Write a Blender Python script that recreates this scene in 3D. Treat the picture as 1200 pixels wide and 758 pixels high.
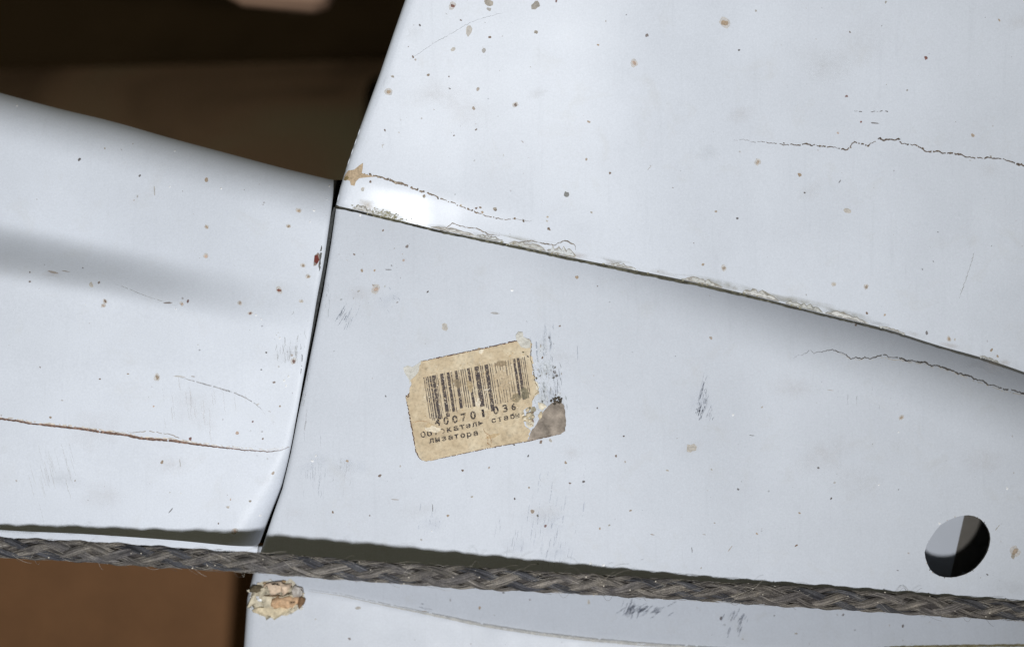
import bpy, bmesh, math, random
import numpy as np
from mathutils import Vector
from mathutils.geometry import delaunay_2d_cdt

random.seed(11)
rng = np.random.default_rng(11)
for o in list(bpy.data.objects):
    bpy.data.objects.remove(o)
SC = bpy.context.scene
C = SC.collection

# ------------------------------------------------------------------ camera
D = 0.90                      # lens to the painted skin (m)
K = 1.0 / 3000.0              # metres per photo pixel on the skin
cam_data = bpy.data.cameras.new('camera')
cam_data.sensor_width = 36.0
cam_data.lens = 36.0 * D / (1200 * K)
cam_data.clip_start = 0.02
cam_data.clip_end = 50.0
cam_data.dof.use_dof = True
cam_data.dof.focus_distance = D + 0.006
cam_data.dof.aperture_fstop = 7.1
cam = bpy.data.objects.new('camera', cam_data)
cam.location = (0, -D, 0)
cam.rotation_euler = (math.radians(90), 0, 0)
C.objects.link(cam)
SC.camera = cam

# ------------------------------------------------------------------ world: dim warm store-room light
world = bpy.data.worlds.new('World')
SC.world = world
world.use_nodes = True
bg = world.node_tree.nodes['Background']
bg.inputs['Color'].default_value = (1.0, 0.93, 0.62, 1)
bg.inputs['Strength'].default_value = 0.092

# ------------------------------------------------------------------ the camera's flash (held below and right of the lens)
fl = bpy.data.lights.new('flash', 'SPOT')
fl.shadow_soft_size = 0.028
fl.spot_size = math.radians(56)
fl.spot_blend = 1.0
fl.energy = 50.0
fl.color = (0.975, 0.985, 1.0)
flash = bpy.data.objects.new('flash', fl)
flash.location = (0.055, -1.05, -0.235)
flash.rotation_euler = (Vector((-0.055, 0, 0.10)) - flash.location).to_track_quat('-Z', 'Y').to_euler()
C.objects.link(flash)

SC.view_settings.view_transform = 'Standard'
SC.view_settings.look = 'None'
SC.view_settings.exposure = 0.0
SC.view_settings.gamma = 1.0
SC.view_settings.use_curve_mapping = False
SC.render.resolution_x = 1024
SC.render.resolution_y = 646

# ------------------------------------------------------------------ helpers
def W(px, py, y=0.0):
    s = (D + y) / D
    return ((px - 600) * K * s, y, -(py - 379) * K * s)

def lin(r, g, b):
    f = lambda c: (c / 255 / 12.92) if c / 255 <= 0.04045 else ((c / 255 + 0.055) / 1.055) ** 2.4
    return (f(r), f(g), f(b))

def sstep(a, b, x):
    t = np.clip((np.asarray(x, float) - a) / (b - a), 0, 1)
    return t * t * (3 - 2 * t)

def interp(pts, axis=0):
    p = sorted(pts, key=lambda q: q[axis])
    xs = [q[axis] for q in p]; ys = [q[1 - axis] for q in p]
    return lambda v: np.interp(v, xs, ys)

def smooth_poly(pts, step=6.0, closed=False):
    """resample a polyline to about step px between points"""
    out = []
    n = len(pts)
    for i in range(n if closed else n - 1):
        a = pts[i]; b = pts[(i + 1) % n]
        m = max(1, int(math.hypot(b[0] - a[0], b[1] - a[1]) / step))
        for k in range(m):
            t = k / m
            out.append((a[0] + (b[0] - a[0]) * t, a[1] + (b[1] - a[1]) * t))
    if not closed:
        out.append(pts[-1])
    return out

def catmull(pts, step=5.0):
    out = []
    P = [pts[0]] + list(pts) + [pts[-1]]
    for i in range(1, len(P) - 2):
        p0, p1, p2, p3 = [np.array(q, float) for q in P[i - 1:i + 3]]
        m = max(1, int(np.linalg.norm(p2 - p1) / step))
        for k in range(m):
            t = k / m
            q = 0.5 * ((2 * p1) + (-p0 + p2) * t + (2 * p0 - 5 * p1 + 4 * p2 - p3) * t * t + (-p0 + 3 * p1 - 3 * p2 + p3) * t ** 3)
            out.append(tuple(q))
    out.append(tuple(pts[-1]))
    return out

def inside(poly, X, Y):
    X = np.asarray(X); Y = np.asarray(Y)
    r = np.zeros(X.shape, bool)
    n = len(poly)
    for i in range(n):
        x1, y1 = poly[i]; x2, y2 = poly[(i + 1) % n]
        c = (y1 > Y) != (y2 > Y)
        with np.errstate(divide='ignore', invalid='ignore'):
            xi = (x2 - x1) * (Y - y1) / (y2 - y1 if y2 != y1 else 1e-9) + x1
        r ^= c & (X < xi)
    return r

def seg_dist(poly, X, Y, closed=True):
    d = np.full(X.shape, 1e9)
    n = len(poly)
    for i in range(n if closed else n - 1):
        x1, y1 = poly[i]; x2, y2 = poly[(i + 1) % n]
        vx, vy = x2 - x1, y2 - y1
        L = vx * vx + vy * vy + 1e-12
        t = np.clip(((X - x1) * vx + (Y - y1) * vy) / L, 0, 1)
        d = np.minimum(d, np.hypot(X - x1 - t * vx, Y - y1 - t * vy))
    return d

def link(name, me, mats, parent=None, kind=None, label=None):
    o = bpy.data.objects.new(name, me)
    for m in (mats if isinstance(mats, (list, tuple)) else [mats]):
        me.materials.append(m)
    C.objects.link(o)
    if parent: o.parent = parent
    if kind: o['kind'] = kind
    if label: o['label'] = label
    return o

def thing(name, label, cat, loc=(0, 0, 0), group=None):
    o = bpy.data.objects.new(name, None)
    o.empty_display_size = 0.01
    C.objects.link(o)
    o.location = loc
    o['label'] = label; o['category'] = cat
    if group: o['group'] = group
    return o

def skin(outline, depth, holes=(), step=6.0, thick=0.0016, rings=(1.2, 3, 6, 10, 15)):
    """sheet with real thickness: front skin, edge walls and back skin; material 0 = paint, 1 = edge"""
    outline = smooth_poly(outline, 4.0, True)
    hs = [smooth_poly(h, 2.0, True) for h in holes]
    xs = [p[0] for p in outline]; ys = [p[1] for p in outline]
    gx, gy = np.meshgrid(np.arange(min(xs), max(xs), step), np.arange(min(ys), max(ys), step))
    gx = gx + (np.arange(gx.shape[0]) % 2)[:, None] * step * 0.5
    X, Y = gx.ravel(), gy.ravel()
    if rings:
        ex, ey = [], []
        for lp in [outline] + hs:
            a = np.array(lp)
            t = np.roll(a, -1, 0) - np.roll(a, 1, 0)
            t /= np.linalg.norm(t, axis=1)[:, None] + 1e-9
            nrm = np.stack([-t[:, 1], t[:, 0]], 1)
            for r in rings:
                for s in (1, -1):
                    q = a + nrm * r * s
                    ex.append(q[:, 0]); ey.append(q[:, 1])
        EX = np.concatenate(ex); EY = np.concatenate(ey)
    else:
        EX = np.zeros(0); EY = np.zeros(0)
    def ok(X, Y, md):
        k = inside(outline, X, Y)
        d = seg_dist(outline, X, Y)
        for h in hs:
            k &= ~inside(h, X, Y)
            d = np.minimum(d, seg_dist(h, X, Y))
        return k & (d > md)
    k = ok(X, Y, (max(rings) + 2) if rings else step * 0.6)
    X, Y = X[k], Y[k]
    if len(EX):
        k = ok(EX, EY, min(rings) * 0.9)
        EX, EY = EX[k], EY[k]
        # drop near-duplicates of ring points
        key = np.unique(np.round(np.stack([EX, EY], 1) / 1.0), axis=0, return_index=True)[1]
        X = np.concatenate([X, EX[key]]); Y = np.concatenate([Y, EY[key]])
    verts = [Vector(p) for p in outline]
    edges = [(i, (i + 1) % len(outline)) for i in range(len(outline))]
    for h in hs:
        b = len(verts)
        verts += [Vector(p) for p in h]
        edges += [(b + i, b + (i + 1) % len(h)) for i in range(len(h))]
    verts += [Vector((float(a), float(b))) for a, b in zip(X, Y)]
    v2, e2, f2, _, _, _ = delaunay_2d_cdt(verts, edges, [], 0, 1e-5)
    P = np.array([(v.x, v.y) for v in v2])
    F = np.array([f for f in f2 if len(f) == 3])
    cen = P[F].mean(1)
    keep = inside(outline, cen[:, 0], cen[:, 1])
    for h in hs:
        keep &= ~inside(h, cen[:, 0], cen[:, 1])
    F = F[keep]
    # orientation: screen y is down, so normals to the camera (-y) need this winding
    a, b, c = P[F[:, 0]], P[F[:, 1]], P[F[:, 2]]
    ar = (b[:, 0] - a[:, 0]) * (c[:, 1] - a[:, 1]) - (b[:, 1] - a[:, 1]) * (c[:, 0] - a[:, 0])
    F[ar > 0] = F[ar > 0][:, ::-1]
    Z = depth(P[:, 0], P[:, 1])
    n = len(P)
    fr = np.array([W(p[0], p[1], z) for p, z in zip(P, Z)])
    bk = fr + np.array([0, thick, 0])
    cnt = {}
    for t in F:
        for i in range(3):
            e = (int(t[i]), int(t[(i + 1) % 3]))
            cnt[e] = cnt.get(e, 0) + 1
    bnd = [e for e in cnt if (e[1], e[0]) not in cnt]
    V = [tuple(p) for p in fr] + [tuple(p) for p in bk]
    faces = [tuple(int(i) for i in t) for t in F] + [tuple(int(i) + n for i in t[::-1]) for t in F]
    m0 = len(faces)
    mp = {}
    def dup(i, off):
        if (i, off) not in mp:
            mp[(i, off)] = len(V)
            V.append(tuple((fr if not off else bk)[i]))
        return mp[(i, off)]
    for a, b in bnd:
        faces.append((dup(b, 0), dup(a, 0), dup(a, 1), dup(b, 1)))
    me = bpy.data.meshes.new('skin')
    me.from_pydata(V, [], faces)
    me.polygons.foreach_set('use_smooth', [True] * len(faces))
    me.polygons.foreach_set('material_index', [0] * m0 + [1] * (len(faces) - m0))
    me.update()
    return me

class Decal:
    """thin flakes, cracks and scuffs laid on a skin (px, py), each with colour and cover"""
    def __init__(s, depth, lift=0.00006):
        s.V, s.F, s.Cc, s.A = [], [], [], []
        s.depth = depth; s.lift = lift
    def vert(s, x, y, col, a, lift):
        z = float(s.depth(np.array([x]), np.array([y]))[0])
        s.V.append(W(x, y, z - lift)); s.Cc.append((*col, 1)); s.A.append(a)
        return len(s.V) - 1
    def blob(s, x, y, rx, ry=None, ang=None, col=(0.3, 0.2, 0.1), a=1.0, n=11, rough=0.28, soft=False, lift=None, dome=0.0):
        ry = rx if ry is None else ry
        ang = random.uniform(0, 6.28) if ang is None else ang
        lift = s.lift if lift is None else lift
        ca, sa = math.cos(ang), math.sin(ang)
        c = s.vert(x, y, col, a, lift + dome)
        ring = []; ph = random.uniform(0, 6.28)
        for k in range(n):
            t = 2 * math.pi * k / n
            r = 1 + rough * (random.uniform(-1, 1) * 0.7 + 0.5 * math.sin(2 * t + ph))
            u, v = rx * r * math.cos(t), ry * r * math.sin(t)
            ring.append(s.vert(x + u * ca - v * sa, y + u * sa + v * ca, col, 0.0 if soft else a, lift))
        for k in range(n):
            s.F.append((c, ring[(k + 1) % n], ring[k]))
    def poly(s, pts, col, a=1.0, lift=None, step=2.2):
        lift = s.lift if lift is None else lift
        pts = smooth_poly(pts, step, True)
        ax = np.array(pts)
        gx, gy = np.meshgrid(np.arange(ax[:, 0].min(), ax[:, 0].max(), step), np.arange(ax[:, 1].min(), ax[:, 1].max(), step))
        X, Y = gx.ravel(), gy.ravel()
        k = inside(pts, X, Y)
        X, Y = X[k], Y[k]
        if len(X):
            k = seg_dist(pts, X, Y) > step * 0.4
            X, Y = X[k], Y[k]
        vs = [Vector(p) for p in pts] + [Vector((float(u), float(v))) for u, v in zip(X, Y)]
        v2, _, f2, _, _, _ = delaunay_2d_cdt(vs, [(q, (q + 1) % len(pts)) for q in range(len(pts))], [], 0, 1e-5)
        ids = [s.vert(v.x, v.y, col, a, lift) for v in v2]
        for f in f2:
            cx = sum(v2[q].x for q in f) / 3; cy = sum(v2[q].y for q in f) / 3
            if bool(inside(pts, np.array([cx]), np.array([cy]))[0]):
                s.F.append(tuple(ids[q] for q in f))
    def line(s, pts, w, col, a=1.0, jit=0.5, step=2.0, wj=0.6, gaps=0.0, lift=None, fade=True, cj=0.25, wig=0.0):
        lift = s.lift if lift is None else lift
        q = smooth_poly(pts, step)
        n = len(q)
        prev = None
        wn = 1.0; wk = 0.0
        for i, (x, y) in enumerate(q):
            x0, y0 = q[max(0, i - 1)]; x1, y1 = q[min(n - 1, i + 1)]
            tx, ty = x1 - x0, y1 - y0
            L = math.hypot(tx, ty) + 1e-9
            nx, ny = -ty / L, tx / L
            t = i / max(1, n - 1)
            ww = w(t) if callable(w) else w
            wn = 0.6 * wn + 0.4 * random.uniform(1 - wj, 1 + wj)
            ww *= wn
            if fade: ww *= min(1, 0.25 + 5 * t, 0.25 + 5 * (1 - t))
            wk = 0.72 * wk + random.uniform(-wig, wig)
            j = random.uniform(-jit, jit) + wk
            x += nx * j; y += ny * j
            g = 1 + random.uniform(-cj, cj)
            cc = tuple(c * g for c in col)
            l = s.vert(x + nx * ww / 2, y + ny * ww / 2, cc, a, lift)
            r = s.vert(x - nx * ww / 2, y - ny * ww / 2, cc, a, lift)
            if prev and random.random() > gaps:
                s.F.append((prev[0], prev[1], r, l))
            prev = (l, r)
    def build(s, name, mat, parent, kind=None, label=None):
        me = bpy.data.meshes.new(name)
        me.from_pydata(s.V, [], s.F)
        ca = me.attributes.new('Col', 'FLOAT_COLOR', 'POINT')
        ca.data.foreach_set('color', np.array(s.Cc, np.float32).ravel())
        aa = me.attributes.new('cover', 'FLOAT', 'POINT')
        aa.data.foreach_set('value', np.array(s.A, np.float32))
        # faces look at the camera
        bm = bmesh.new(); bm.from_mesh(me)
        for f in bm.faces:
            f.normal_update()
            if f.normal.y > 0: f.normal_flip()
        bm.to_mesh(me); bm.free()
        return link(name, me, mat, parent, kind, label)

# ------------------------------------------------------------------ materials
def new_mat(name):
    m = bpy.data.materials.new(name); m.use_nodes = True
    nt = m.node_tree
    return m, nt, nt.nodes['Principled BSDF']

def noise(nt, scale, detail=4, rough=0.55, vec=None, dist=0.0):
    n = nt.nodes.new('ShaderNodeTexNoise')
    n.inputs['Scale'].default_value = scale
    n.inputs['Detail'].default_value = detail
    n.inputs['Roughness'].default_value = rough
    n.inputs['Distortion'].default_value = dist
    if vec is not None: nt.links.new(vec, n.inputs['Vector'])
    return n

def coords(nt, scale=(1, 1, 1), rot=(0, 0, 0)):
    g = nt.nodes.new('ShaderNodeTexCoord')
    mp = nt.nodes.new('ShaderNodeMapping')
    mp.inputs['Scale'].default_value = scale
    mp.inputs['Rotation'].default_value = rot
    nt.links.new(g.outputs['Object'], mp.inputs['Vector'])
    return mp.outputs['Vector']

def ramp(nt, fac, stops):
    r = nt.nodes.new('ShaderNodeValToRGB')
    e = r.color_ramp.elements
    while len(e) < len(stops): e.new(0.5)
    for el, (p, c) in zip(e, stops):
        el.position = p; el.color = (*c, 1) if len(c) == 3 else c
    nt.links.new(fac, r.inputs['Fac'])
    return r

def mix(nt, fac, a, b, mode='MIX'):
    m = nt.nodes.new('ShaderNodeMix'); m.data_type = 'RGBA'; m.blend_type = mode
    for v, sock in ((fac, m.inputs[0]), (a, m.inputs[6]), (b, m.inputs[7])):
        if hasattr(v, 'type') and hasattr(v, 'is_output'): nt.links.new(v, sock)
        else: sock.default_value = v if isinstance(v, (int, float)) else (*v, 1)
    return m.outputs[2]

def bump(nt, height, strength, dist, prev=None):
    b = nt.nodes.new('ShaderNodeBump')
    b.inputs['Strength'].default_value = strength
    b.inputs['Distance'].default_value = dist
    nt.links.new(height, b.inputs['Height'])
    if prev is not None: nt.links.new(prev, b.inputs['Normal'])
    return b.outputs['Normal']

def paint(name, base, seed=0.0, dirt=1.0, rough=0.42, spec=0.38):
    m, nt, p = new_mat(name)
    v = coords(nt); v.node.inputs['Location'].default_value = (seed, seed * 0.7, -seed)
    big = noise(nt, 22, 5, 0.6, v)
    c = mix(nt, 0.5, tuple(x * 0.96 for x in base), base)
    f = ramp(nt, big.outputs['Fac'], [(0.38, (0, 0, 0)), (0.66, (1, 1, 1))])
    c = mix(nt, f.outputs['Color'], tuple(x * 0.955 for x in base), tuple(min(1, x * 1.02) for x in base))
    # thin yellowish handling grime in patches
    st = noise(nt, 60, 6, 0.7, v, 0.6)
    sr = ramp(nt, st.outputs['Fac'], [(0.56, (0, 0, 0)), (0.80, (0.30 * dirt,) * 3)])
    c = mix(nt, sr.outputs['Color'], c, (base[0] * 0.80, base[1] * 0.74, base[2] * 0.62))
    # faint vertical wipe streaks
    v2 = coords(nt, (420, 60, 26), (0, 0.12, 0))
    wp = noise(nt, 1.0, 3, 0.6, v2)
    wr = ramp(nt, wp.outputs['Fac'], [(0.58, (0, 0, 0)), (0.85, (0.16 * dirt,) * 3)])
    c = mix(nt, wr.outputs['Color'], c, tuple(x * 0.6 for x in base))
    # pin-point grain of the sprayed coat
    gr = noise(nt, 1500, 2, 0.5, v)
    g2 = ramp(nt, gr.outputs['Fac'], [(0.25, (0.945,) * 3), (0.75, (1.045,) * 3)])
    c = mix(nt, 1.0, c, g2.outputs['Color'], 'MULTIPLY')
    nt.links.new(c, p.inputs['Base Color'])
    rn = noise(nt, 45, 4, 0.6, v)
    rr = nt.nodes.new('ShaderNodeMapRange')
    rr.inputs['To Min'].default_value = rough - 0.06; rr.inputs['To Max'].default_value = rough + 0.10
    nt.links.new(rn.outputs['Fac'], rr.inputs['Value'])
    nt.links.new(rr.outputs['Result'], p.inputs['Roughness'])
    p.inputs['Specular IOR Level'].default_value = spec
    b = bump(nt, gr.outputs['Fac'], 0.06, 0.00006)
    wv = noise(nt, 34, 3, 0.5, v)
    b = bump(nt, wv.outputs['Fac'], 0.12, 0.0003, b)
    nt.links.new(b, p.inputs['Normal'])
    return m

PAINT = lin(214, 220, 226)
PAINT = (PAINT[0] * 0.895, PAINT[1] * 0.894, PAINT[2] * 0.935)
M_fin = paint('grey_paint_fin', PAINT, 0.3, 1.0, 0.35, 0.48)
M_mid = paint('grey_paint_fairing', tuple(c * 0.905 for c in PAINT), 1.7, 1.0, 0.50)
M_left = paint('grey_paint_nose', tuple(c * 1.05 for c in PAINT), 3.1, 0.8, 0.46)
M_low = paint('grey_paint_lower', tuple(c * 0.85 for c in PAINT), 4.4, 1.2)

def plain(name, col, rough=0.7, var=0.25, scale=120, spec=0.3, bmp=0.0, bscale=400):
    m, nt, p = new_mat(name)
    v = coords(nt)
    n = noise(nt, scale, 5, 0.6, v)
    r = ramp(nt, n.outputs['Fac'], [(0.3, tuple(c * (1 - var) for c in col)), (0.7, tuple(min(1, c * (1 + var)) for c in col))])
    nt.links.new(r.outputs['Color'], p.inputs['Base Color'])
    p.inputs['Roughness'].default_value = rough
    p.inputs['Specular IOR Level'].default_value = spec
    if bmp:
        bn = noise(nt, bscale, 4, 0.6, v)
        nt.links.new(bump(nt, bn.outputs['Fac'], bmp, 0.0006), p.inputs['Normal'])
    return m

M_edge = plain('raw_edge', lin(96, 94, 86), 0.8, 0.35, 500)
M_gasket = plain('dark_sealing_strip', lin(66, 68, 68), 0.75, 0.4, 600, 0.2, 0.5, 900)
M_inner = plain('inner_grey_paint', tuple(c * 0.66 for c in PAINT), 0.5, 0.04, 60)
M_dark = plain('dark_cavity_shade', (0.010, 0.009, 0.007), 0.9, 0.3, 40, 0.1)  # near black puts the shade of gaps and cavities into the colour

def wear_mat(name, rough=0.75, breakup=0.0, scale=900, relief=0.3, rg=None):
    m, nt, p = new_mat(name)
    a = nt.nodes.new('ShaderNodeAttribute'); a.attribute_name = 'Col'
    v = coords(nt)
    n = noise(nt, 1300, 3, 0.6, v)
    r = ramp(nt, n.outputs['Fac'], [(0.3, (0.72,) * 3), (0.7, (1.22,) * 3)])
    c = mix(nt, 1.0, a.outputs['Color'], r.outputs['Color'], 'MULTIPLY')
    nt.links.new(c, p.inputs['Base Color'])
    p.inputs['Roughness'].default_value = rough
    p.inputs['Specular IOR Level'].default_value = 0.25
    k = nt.nodes.new('ShaderNodeAttribute'); k.attribute_name = 'cover'
    if breakup > 0:
        b = noise(nt, scale, 3, 0.7, v)
        br = ramp(nt, b.outputs['Fac'], [(rg[0] if rg else 0.44, (0, 0, 0)), (rg[1] if rg else 0.60, (1, 1, 1))])
        mu = nt.nodes.new('ShaderNodeMath'); mu.operation = 'MULTIPLY'
        nt.links.new(k.outputs['Fac'], mu.inputs[0]); nt.links.new(br.outputs['Color'], mu.inputs[1])
        nt.links.new(mu.outputs[0], p.inputs['Alpha'])
    else:
        nt.links.new(k.outputs['Fac'], p.inputs['Alpha'])
    if relief:
        nt.links.new(bump(nt, n.outputs['Fac'], relief, 0.0003), p.inputs['Normal'])
    return m

M_wear = wear_mat('paint_wear')
M_scuff = wear_mat('rubbed_scuff', 0.8, 0.8, 1100, 0.0, (0.30, 0.56))
M_stain = wear_mat('soft_grime', 0.7, 0.4, 160, 0.0, (0.25, 0.80))
M_ink = wear_mat('worn_print_ink', 0.8, 0.5, 1500, 0.0, (0.33, 0.47))
M_text = wear_mat('lettering_ink', 0.8, 0.5, 1800, 0.0, (0.37, 0.53))
M_frag = wear_mat('peeling_filler', 0.8, 0.0, 0, 0.8)

# ------------------------------------------------------------------ the skins' shapes (photo pixel plane -> depth in metres)
seam_pts = [(393, 242), (420, 248), (470, 260), (520, 272), (570, 282), (620, 292), (670, 303), (740, 317), (800, 329), (850, 340),
            (900, 352), (950, 365), (1000, 377), (1040, 387), (1100, 406), (1150, 420), (1200, 437), (1290, 470), (1660, 612)]
seam = interp(seam_pts)
fin_edge_pts = [(628, -400), (502, -70), (475, 0), (462, 37), (445, 87), (423, 147), (407, 193), (399, 219), (394, 240)]
left_top_pts = [(-400, -4), (-90, 84), (0, 109), (67, 127), (133, 143), (200, 162), (267, 180), (333, 197.5), (389, 211)]
left_top = interp(left_top_pts)
left_right_pts = [(391, 211), (390, 232), (386, 262), (379, 310), (371, 352), (364, 395), (356, 440), (348, 485), (340, 528), (330, 570), (318, 600), (304, 636)]
left_right = interp(left_right_pts, 1)
left_bot_pts = [(-400, 588), (-90, 610), (0, 620.5), (100, 625.5), (200, 632.5), (270, 639), (304, 640)]
left_bot = interp(left_bot_pts)
mid_left_pts = [(394, 243), (388, 285), (379, 340), (368, 395), (359, 440), (349.5, 486), (341, 530), (331, 572), (321, 600), (311, 630), (300, 664)]
rope_c = interp([(-430, 616), (-120, 634), (0, 641), (100, 646), (200, 653), (300, 659), (400, 667), (500, 674), (600, 679.5), (700, 685), (800, 691),
                 (900, 697), (1000, 703), (1100, 710), (1200, 716), (1320, 724), (1700, 748)])

def rnd(d, R):
    t = np.clip(1 - d / R, 0, 0.999)
    return R * K * (1 - np.sqrt(1 - t * t))

TILT = 0.085
_ys = np.arange(-400, 1100, 2.0)
_sl = np.interp(_ys, [40, 270], [-0.105, 0.055])
_int = np.concatenate([[0], np.cumsum((_sl[1:] + _sl[:-1]) / 2 * 2.0 * K)])
_dd = np.arange(0, 80, 1.0)
_fx = np.arange(300, 1300, 2.0)
_fh = np.interp(_fx, [400, 432, 500, 540, 860], [0, 6, 66, 78, 0])
_kn = np.hanning(17); _kn /= _kn.sum()
_fh = np.convolve(np.pad(_fh, 8, mode='edge'), _kn, 'valid')
_sd = 1 - sstep(26, 46, _dd)
_df = np.cumsum(_sd[::-1])[::-1]
def turn(x):
    return 0.11 * np.maximum(x - 620, 0) * K * sstep(620, 900, x)
def d_mid(x, y):
    x = np.asarray(x, float); y = np.asarray(y, float)
    z = TILT * (690 - y) * K + turn(x)
    ds = np.maximum(y - seam(x), 0)                     # distance under the seam
    amp = sstep(560, 1220, x)
    wd = 38 + 54 * amp
    t = np.clip(1 - ds / wd, 0, 1)
    z = z + 0.0188 * amp * t * t * (0.6 + 0.4 * t)      # turns away under the fin to the right
    ml = np.interp(y, [p[1] for p in mid_left_pts], [p[0] for p in mid_left_pts])
    z = z + rnd(np.maximum(x - ml, 0), 5.0) * 0.6
    z = z + 0.0014 * np.sin((x - 500) / 170.0) * sstep(420, 700, x)
    return z

def d_fin(x, y):
    x = np.asarray(x, float); y = np.asarray(y, float)
    sy = seam(x)
    z = TILT * (690 - sy) * K + turn(x) - 0.0035 + np.interp(sy, _ys, _int) - np.interp(y, _ys, _int)
    d = np.maximum(seam(x) - y, 0)
    k = np.exp(-((x - 500) / 95.0) ** 2)
    # flare: from the crack down to the seam the skin rolls under, mostly near its left end
    z = z + k * 0.185 * K * np.interp(d, _dd, _df) + 0.085 * K * np.interp(x, _fx, _fh) * (1 - sstep(20, 230, d))
    fe = np.interp(y, [p[1] for p in fin_edge_pts], [p[0] for p in fin_edge_pts])
    z = z + rnd(np.maximum(x - fe, 0), 9.0) * 0.8
    return z

def d_left(x, y):
    x = np.asarray(x, float); y = np.asarray(y, float)
    yt = left_top(x); yb = left_bot(x)
    v = (y - yt) / (yb - yt)
    A = 0.0188 * (1 - 0.92 * sstep(60, 375, x))
    z = 0.0050 + A * (1 - sstep(0.295, 0.428, v)) + 0.05 * np.maximum(y - 430, 0) * K
    z = z + 0.06 * (560 - y) * K * 0.5
    d = np.maximum(y - yt, 0) * 0.965
    z = z + (rnd(d + 4.0, 58.0)) * 1.5
    dr = np.maximum(left_right(y) - x, 0)
    R = np.interp(y, [200, 420, 520, 640], [6, 5, 9, 42])
    z = z + rnd(dr, R) * np.interp(y, [200, 480, 640], [0.8, 0.3, 0.85])
    db = np.maximum(yb - y, 0)
    z = z + rnd(db, 16.0) * 0.5
    return z

crease_pts = [(286, 690), (350, 690), (400, 697), (450, 708), (500, 718), (567, 732), (633, 742), (700, 749.5), (767, 755), (850, 760), (1000, 766), (1290, 774), (1660, 784)]
crease = interp(crease_pts)
def d_low(x, y):
    x = np.asarray(x, float); y = np.asarray(y, float)
    c = crease(x)
    up = np.maximum(c - y, 0); dn = np.maximum(y - c, 0)
    z = 0.050 + up * K * 0.38 - dn * K * 0.03
    le = np.interp(y, [640, 672, 700, 758, 1080], [301, 297, 290, 286, 262])
    z = z + rnd(np.maximum(x - le, 0), 8.0)
    return z

# ------------------------------------------------------------------ room behind
wm = plain('dark_room_wall', (0.020, 0.013, 0.007), 0.9, 0.35, 5)
def box(name, x0, x1, z0, z1, y0, y1, mat, parent=None, rot=0.0, bev=0.004):
    bm = bmesh.new()
    bmesh.ops.create_cube(bm, size=1)
    cx, cz, cy = (x0 + x1) / 2, (z0 + z1) / 2, (y0 + y1) / 2
    for v in bm.verts:
        v.co = Vector((v.co.x * (x1 - x0), v.co.y * (y1 - y0), v.co.z * (z1 - z0)))
    bmesh.ops.bevel(bm, geom=bm.edges[:], offset=bev, segments=2, affect='EDGES', profile=0.5)
    me = bpy.data.meshes.new(name); bm.to_mesh(me); bm.free()
    o = link(name, me, mat, parent)
    o.location = (cx, cy, cz); o.rotation_euler = (0, rot, 0)
    return o
w = box('wall', -2.2, 2.2, -1.4, 1.6, 0.95, 1.0, wm); w['kind'] = 'structure'

def wood(name, col, rough=0.8):
    m, nt, p = new_mat(name)
    v = coords(nt, (7, 12, 16))
    n = noise(nt, 1.0, 3, 0.5, v, 0.8)
    r = ramp(nt, n.outputs['Fac'], [(0.3, tuple(c * 0.5 for c in col)), (0.5, col), (0.75, tuple(min(0.85, c * 1.3) for c in col))])
    nt.links.new(r.outputs['Color'], p.inputs['Base Color'])
    p.inputs['Roughness'].default_value = rough
    p.inputs['Specular IOR Level'].default_value = 0.2
    return m

def at_px(px, py, y):
    return W(px, py, y)
# dark plank across the top, paler plank beneath it, tan block end at the very top
a0 = at_px(-420, -60, 0.62); a1 = at_px(700, 76, 0.62)
t = box('dark_plank', a0[0], a1[0], a1[2], a0[2], 0.605, 0.635, wood('dark_stained_wood', (0.13, 0.088, 0.058)), rot=-0.026)
t['label'] = 'dark brown blurred plank crossing the top left background'; t['category'] = 'plank'
a0 = at_px(-420, 66, 0.68); a1 = at_px(560, 360, 0.68)
t = box('brown_plank', a0[0], a1[0], a1[2], a0[2], 0.67, 0.70, wood('brown_wood', (0.84, 0.58, 0.47)), rot=-0.02)
t['label'] = 'dull brown blurred plank just above the rounded nose fairing'; t['category'] = 'plank'
a0 = at_px(424, 90, 0.62); a1 = at_px(540, 330, 0.62)  # near-black block added in place of the shadow beside the fin
t = box('shadow_block', a0[0], a1[0], a1[2], a0[2], 0.60, 0.64, wood('near_black_shade', (0.022, 0.017, 0.012)), rot=0.05, bev=0.012)
t['label'] = 'near black blurred post added in place of the shadow close to the left edge of the fin'; t['category'] = 'darkener'
a0 = at_px(262, -150, 0.36); a1 = at_px(398, 7, 0.36)
t = box('wood_block', a0[0], a1[0], a1[2], a0[2], 0.355, 0.39, wood('tan_wood', (0.34, 0.215, 0.15)), rot=0.10, bev=0.012)
t['label'] = 'pale tan out of focus block end at the top edge left of the fin'; t['category'] = 'block'
# brown fibre board low on the left
a0 = at_px(-900, 560, 0.20); a1 = at_px(420, 1200, 0.20)
brd = plain('brown_hardboard', (0.150, 0.074, 0.033), 0.85, 0.10, 35, 0.2, 0.2, 300)
t = box('brown_board', a0[0], a1[0], a1[2], a0[2], 0.20, 0.208, brd)
t['label'] = 'smooth orange brown board behind the cord at lower left'; t['category'] = 'board'

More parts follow.
